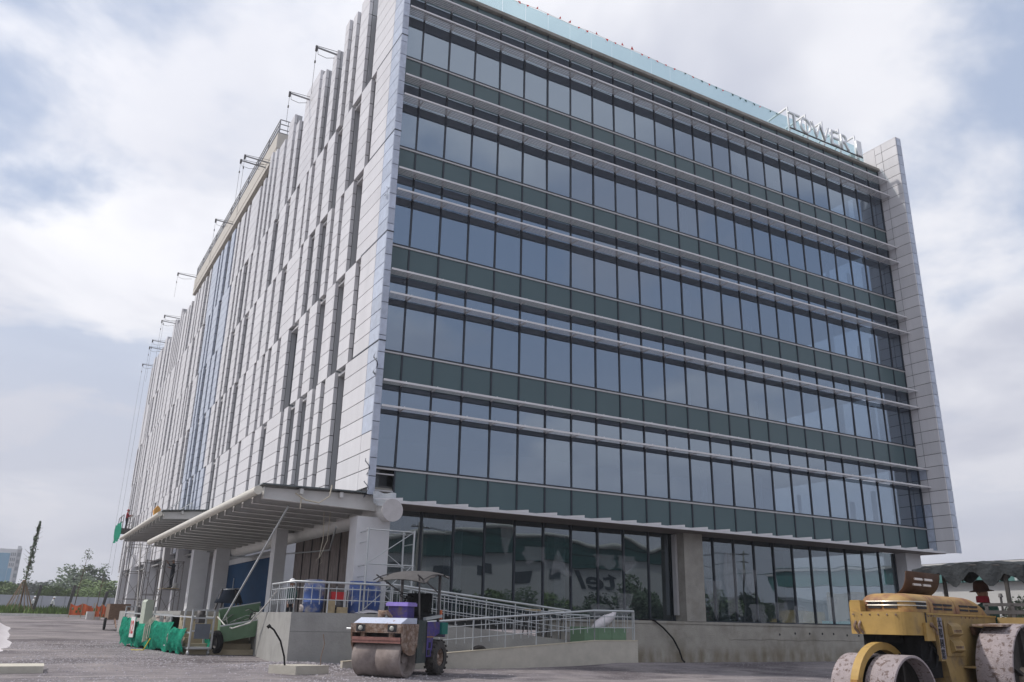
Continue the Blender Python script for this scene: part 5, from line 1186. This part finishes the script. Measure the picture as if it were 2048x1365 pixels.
for (x, y, h, rx, k, lab) in ((-11.5, 150, 5.2, 4.0, 1, 'bright green leafy tree at the left edge beyond the fence'), (-7.5, 205, 6.2, 6, 2, 'hazy low tree left of the staked sapling'), (-2.6, 215, 6.8, 5, 2, 'hazy grey tree right behind the staked sapling'),
                              (.2, 165, 8.6, 4.6, 3, 'tallest dark rounded tree in the middle of the far grove'), (5.0, 170, 9.0, 4.2, 0, 'dark tree on the right half of the far grove'), (-4.2, 128, 4.0, 2.4, 1, 'fresh green bush tree left of the tall grove'), (-.9, 126, 3.6, 2.2, 1, 'fresh green bush tree before the tall grove'),
                              (4.0, 140, 5.2, 3.4, 4, 'olive tree right by the scaffold'), (9, 175, 6.5, 5, 3, 'dark low tree at the scaffold foot'), (2.2, 122, 3.4, 2.6, 4, 'low olive bush before the dark grove'), (-10, 240, 6.5, 7, 2, 'pale hazy tree behind the far tower foot')):
    tree(x, y, h, rx, k, lab, TG, .12)
# thin staked saplings
def sapling(x, y, h, lab, leafy, lean=0.0):
    z = gz(x, y); t = thing('sapling', lab, 'tree', (x, y, z), 'young staked trees')
    q = MB(); q.tube([(x, y, z), (x+lean*.3, y, z+h*.4), (x+lean, y, z+h)], [.10, .07, .02] if leafy > 200 else [.05, .04, .012], 6)
    r_ = random.Random(int(x*10))
    for k in range(12):
        a = r_.uniform(.45, .95); d = r_.uniform(0, 6.28); L = .55*(1.1-a)*h*.25+.2
        q.tube([(x+lean*a, y, z+h*a), (x+lean*a+math.cos(d)*L, y+math.sin(d)*L, z+h*a+L*.8)], [.02, .006], 4)
    q.build('trunk', BARK, t)
    q = MB()
    for k in range(leafy):
        a = r_.random()**.8; zz_ = z+h*(.30+.72*a) if leafy > 200 else z+h*(.82+.2*a); rr = (.62*(1-a)**.8*(.35+.65*math.sin(a*19)**2)+.06) if leafy > 200 else .6
        d = r_.uniform(0, 6.28); rr *= r_.uniform(.2, 1); p = Vector((x+lean*((zz_-z)/h)+math.cos(d)*rr, y+math.sin(d)*rr, zz_))
        v = Vector((r_.gauss(0, 1), r_.gauss(0, 1), r_.gauss(0, 1))).normalized()*.13; b = v.orthogonal().normalized()*.06
        q.add([p-v, p+b, p+v, p-b], [(0, 1, 2, 3)])
    q.build('crown', LEAFA, t)
    if leafy > 200:
        q = MB()
        for k in range(16):
            a = 6.28*k/16; q.bar((x+math.cos(a)*1.4, y+math.sin(a)*1.4, z), (x+math.cos(a)*.1, y+math.sin(a)*.1, z+3.2), .05)
        q.build('stakes', mat('dry_stake', (.25, .18, .12), .9), t)
sapling(-8.05, 71, 8.6, 'tall leafy sapling wrapped in stakes at left', 620, .35)
sapling(-3.1, 76, 6.6, 'thin sapling with a sparse tuft on top', 46, .5)
sapling(-.8, 78, 5.2, 'shorter thin sapling near the scaffold', 30, .2)
for i, (x, y, h) in enumerate(((-6.8, 74, 2.8), (-3.9, 72, 2.9), (-1.05, 70, 2.4))):
    q = MB(); q.bar((x, y, gz(x, y)), (x+.35, y, gz(x, y)+h), .26); tag(q.build('dark_post', DARKST), ['slanting dark post right of the staked sapling', 'slanting dark post left of the orange barrier', 'slanting dark post close to the scaffold'][i], 'post', 'dark slanting posts in the grass')
# grass strip
q = MB(); r_ = random.Random(5)
for i in range(9000):
    x = r_.uniform(-16, 3); y = r_.uniform(67, 88); z = gz(x, y); h = r_.uniform(.3, .9)*(.6+.8*max(0, noise.noise(Vector((x*.3, y*.3, 0)))+.3)); a = r_.uniform(-.3, .3); d = r_.uniform(0, 3.14)
    q.add([(x-.12*math.cos(d), y-.12*math.sin(d), z), (x+.12*math.cos(d), y+.12*math.sin(d), z), (x+a, y+a, z+h)], [(0, 1, 2)])
q.build('grass', mat('grass_green', (.10, .16, .035), .8, 0, .4, .5), kind='stuff')
# perimeter fence (grey panels)
FEN = thing('perimeter_fence', 'long grey panel fence behind the far grass', 'fence', (-30, 100, 1.2))
FM = mat('fence_grey', (.36, .38, .42), .7, 0, .08, .6)
for i in range(30):
    x = -60+i*2.6; bx('fence_panel', FM, FEN, x, x+2.52, 100, 100.08, 1.0, 3.15); 
    bx('fence_post', mat('fence_post', (.28, .30, .33), .7), FEN, x-.06, x+.04, 99.95, 100.12, 1.0, 3.22)
# far workers in the grass
for i, (x, y, lab) in enumerate(((-4.9, 84, 'person in pale shirt bending in the far grass'), (-6.9, 78, 'person in white hat behind the staked sapling'))):
    p = person(lab, body((x, y, gz(x, y)), (1, -.3), hands={'r': (.4, .1, .7), 'l': (.4, -.1, .7)}, lean=.15), [SKIN, HELM, CLOTHD, CLOTHD]); helmet(p, Vector((x+.2, y-.05, gz(x, y)+1.66)), HELM)
# far tower with blue glass
TW = thing('far_tower', 'distant white and blue glass tower at the left edge', 'building', (-20, 560, 0))
TWW = mat('tower_white', (.52, .53, .54), .8, 0, .03); TWB = mat('tower_blue', (.03, .20, .34), .3, 0, .1, .1)
bx('tower_body', TWW, TW, -40, -10.0, 560, 585, 0, 36)
bx('glass_front', TWB, TW, -41, -13.3, 559.4, 559.9, 4, 33.5); bx('glass_front', TWB, TW, -13.2, -11.0, 559.4, 559.9, 4, 25)
bx('side_wing', mat('tower_grey', (.36, .37, .39), .8), TW, -9.95, -7.6, 564, 582, 0, 37)
bx('roof_parapet', TWW, TW, -10.2, -8.2, 562, 566, 36, 38)
for k in range(3):
    for j in range(3): bx('window', mat('tower_window', (.12, .14, .17), .4), TW, -12.9+.95*j, -12.35+.95*j, 559.5, 559.8, 26+3*k, 27.9+3*k)
for k in range(8): bx('balcony', mat('tower_window', (.12, .14, .17), .4), TW, -9.6, -8.0, 563.6, 563.95, 4+4*k, 6.2+4*k)

# ------------------------------------------------------------------ right background behind the yellow roller
F1 = thing('factory_hall', 'white factory hall with teal roof band behind the yellow roller', 'building', (75, -2, 0))
WHF = mat('factory_white', (.50, .50, .49), .8, 0, .05, .3); TEAL = mat('teal_band', (.08, .20, .19), .5, 0, .08); BUFF = mat('buff_wall', (.46, .41, .35), .8, 0, .05)
bx('wall', WHF, F1, 62, 62.4, -28, 26, 0, 5.2); bx('wall', BUFF, F1, 61.6, 61.95, -34, 4.6, 0, 4.6)
bx('roof_band', TEAL, F1, 61.5, 63, -40, 28, 5.25, 6.6); bx('eaves', WHF, F1, 61.2, 63, -40, 28, 6.65, 6.85)
q = MB(); q.add([(61.2, -60, 7.0), (61.2, 28, 6.86), (80, 28, 8.0), (80, -60, 8.6)], [(0, 1, 2, 3)]); q.build('roof', mat('roof_green', (.20, .27, .27), .5, 0, .05), F1)
for k in range(14): bx('rib', mat('rib_pale', (.45, .5, .5), .6), F1, 61.3, 61.48, -24+3.6*k, -23.8+3.6*k, 5.25, 6.6)
bx('door', mat('door_dark', (.05, .07, .09), .4), F1, 61.4, 61.58, -.5, 2.0, 0, 2.9)
txt('lettering', 'Xq', mat('navy_lettering', (.03, .035, .09), .5), F1, (61.55, 7.4, 3.9), 1.9, (0, -1, 0), (0, 0, 1), .02, fit=(2.6, 1.9))
HD = thing('hedge', 'clipped green hedge in front of the factory hall', 'hedge', (55, 0, 0))
for k in range(16):
    c = bpy.data.objects.new('clump', CROWNS[(0, 1, 4, 3)[k % 4]]); link(c, HD); c.location = (55+rnd.uniform(-.6, .6), -24+2.4*k+rnd.uniform(-.4, .4), 1.5+rnd.uniform(0, .5)); c.scale = (1.4, 1.9, 1.5+rnd.uniform(0, .5)); c.rotation_euler = (0, 0, rnd.random()*6)
FB = thing('site_fence', 'pale turquoise sheet fence right of the hedge', 'fence', (50, -10, 0))
for k in range(10): bx('fence_panel', mat('turquoise_sheet', (.25, .48, .45), .6, 0, .06), FB, 50, 50.05, -25+2.0*k, -23.05+2.0*k, .3, 1.75)
for k in range(11): bx('fence_post', DARKST, FB, 50.06, 50.14, -25.04+2.0*k, -24.96+2.0*k, 0, 1.8)
t = thing('street_lamp', 'grey street lamp with two bent arms above the roller canopy', 'street lamp', (58, -9.5, 0))
q = MB(); q.tube([(58, -9.5, 0), (58, -9.5, 9.3)], [.10, .06], 8); q.build('pole', GALV, t)
q = MB(); q.tube([(58, -9.5, 9.2), (58, -8.6, 9.6), (58, -7.9, 9.9)], .04, 6); q.tube([(58, -9.5, 9.2), (58, -10.2, 9.7)], .04, 6); q.build('arm', GALV, t)
q = MB(); q.cbox((58, -7.6, 10.0), (.3, .8, .12), Matrix.Rotation(.35, 3, 'X')); q.build('lamp_head', DARKST, t)
q = MB(); q.lathe([(0, 1.0), (.6, .9), (1.1, .5), (1.25, 0)], (66, 1.2, 7.3), (0, 0, 1), 16); tag(q.build('roof_tank', mat('tank_cream', (.6, .5, .42), .6)), 'cream water tank on the factory roof', 'tank')

# ------------------------------------------------------------------ what stands across the road and mirrors in the glass
F2 = thing('warehouse', 'long white warehouse with green curved roof across the road', 'building', (65, -95, 0))
GR = mat('roof_dark_green', (.02, .085, .075), .5, 0, .08)
bx('wall', WHF, F2, 36, 96, -100, -95, -.3, 11.2)
q = MB(); n = 24; a_ = []; b_ = []
for k in range(n+1):
    u = k/n; a_.append((34+64*u, 11.25)); b_.append((34+64*u, 11.9+3.4*math.sin(u*math.pi)**.8))
q.prism(a_+b_[::-1], 'y', -99.5, -94.4); q.build('curved_roof', GR, F2)
q = MB(); q.tube([(x, -94.3, z+.2) for x, z in b_], .35, 6); q.build('gutter', mat('gutter_pale', (.5, .5, .46), .6), F2)
for k in range(5): bx('window', mat('warehouse_window', (.05, .06, .07), .4), F2, 40+7*k, 42.4+7*k, -94.98, -94.9, 8.2, 9.8)
txt('lettering', 'tel', mat('warehouse_lettering', (.02, .03, .04), .5), F2, (77, -94.9, 9.2), 4, (-1, 0, 0), (0, 0, 1), .05, shear=.25, bold=.06, fit=(8.0, 3.4))
F3 = thing('low_building', 'low building with yellow wall and grey roof across the road', 'building', (105, -75, 0))
bx('wall', mat('yellow_wall', (.50, .38, .16), .8), F3, 97, 108, -80, -74, -.3, 3.6); bx('wall', WHF, F3, 108.2, 150, -80, -74.5, -.3, 5); bx('roof', mat('grey_roof', (.22, .23, .24), .7), F3, 92, 152, -81, -73.5, 5.05, 5.6); bx('upper_wall', mat('grey_wall', (.30, .31, .32), .8), F3, 92, 108, -80, -74.2, 3.65, 5.0)
for i in range(24):
    x = 16+i*4.2+rnd.uniform(-1, 1); y = -72+rnd.uniform(-4, 3)
    if 94 < x < 108: continue
    tree(x, y, rnd.uniform(4.6, 7.2), rnd.uniform(2.6, 3.6), rnd.choice((0, 1, 3, 1)), 'dark roadside tree seen mirrored in the ground-floor glass', 'roadside trees across the road', .08)
for i, (x, y) in enumerate(((25.5, -52), (72, -55))):
    t = thing('utility_pole', ['concrete utility pole mirrored in the glass left of the pillar', 'concrete utility pole mirrored in the glass right of the pillar'][i], 'utility pole', (x, y, -.25), 'utility poles across the road')
    q = MB(); q.tube([(x, y, -.3), (x, y, 10.5)], [.17, .10], 8); q.build('pole', CONC, t)
    q = MB(); q.bar((x-.9, y, 10.0), (x+.9, y, 10.0), .12); q.bar((x-.6, y, 9.1), (x+.6, y, 9.1), .1); q.build('crossarm', DARKST, t)
    for k in (-.8, -.3, .3, .8): q = MB(); q.lathe([(0, .04), (.06, .06), (.12, .04), (.16, 0)], (x+k, y, 10.06), (0, 0, 1), 8); q.build('insulator', HELM, t)
for k, (dx, dz, lab) in enumerate(((-.8, 10.2, 'sagging overhead wire on the near end of the crossarms'), (.0, 10.15, 'sagging overhead wire at the middle of the crossarms'), (.8, 10.2, 'sagging overhead wire on the far end of the crossarms'), (.4, 9.2, 'lowest sagging overhead wire between the utility poles'))):
    q = MB(); pts = []
    for s_ in range(21):
        u = s_/20; pts.append((25.5+dx+46.5*u, -52-3*u, dz-1.1*math.sin(u*math.pi)))
    q.tube(pts, .03, 4); tag(q.build('overhead_wire', BLACK), lab, 'wire', 'overhead wires across the road')

# ------------------------------------------------------------------ thin humid air over the whole place
HZ = bpy.data.materials.new('haze_air'); HZ.use_nodes = True; t = HZ.node_tree; t.nodes.clear()
o_ = t.nodes.new('ShaderNodeOutputMaterial'); v_ = t.nodes.new('ShaderNodeVolumePrincipled')
v_.inputs['Color'].default_value = (.86, .88, .93, 1); v_.inputs['Density'].default_value = .0006; v_.inputs['Anisotropy'].default_value = .2
t.links.new(v_.outputs[0], o_.inputs['Volume'])
MB().box(-1010, 1010, -910, 1610, -1.6, 42).build('haze', HZ, kind='stuff')
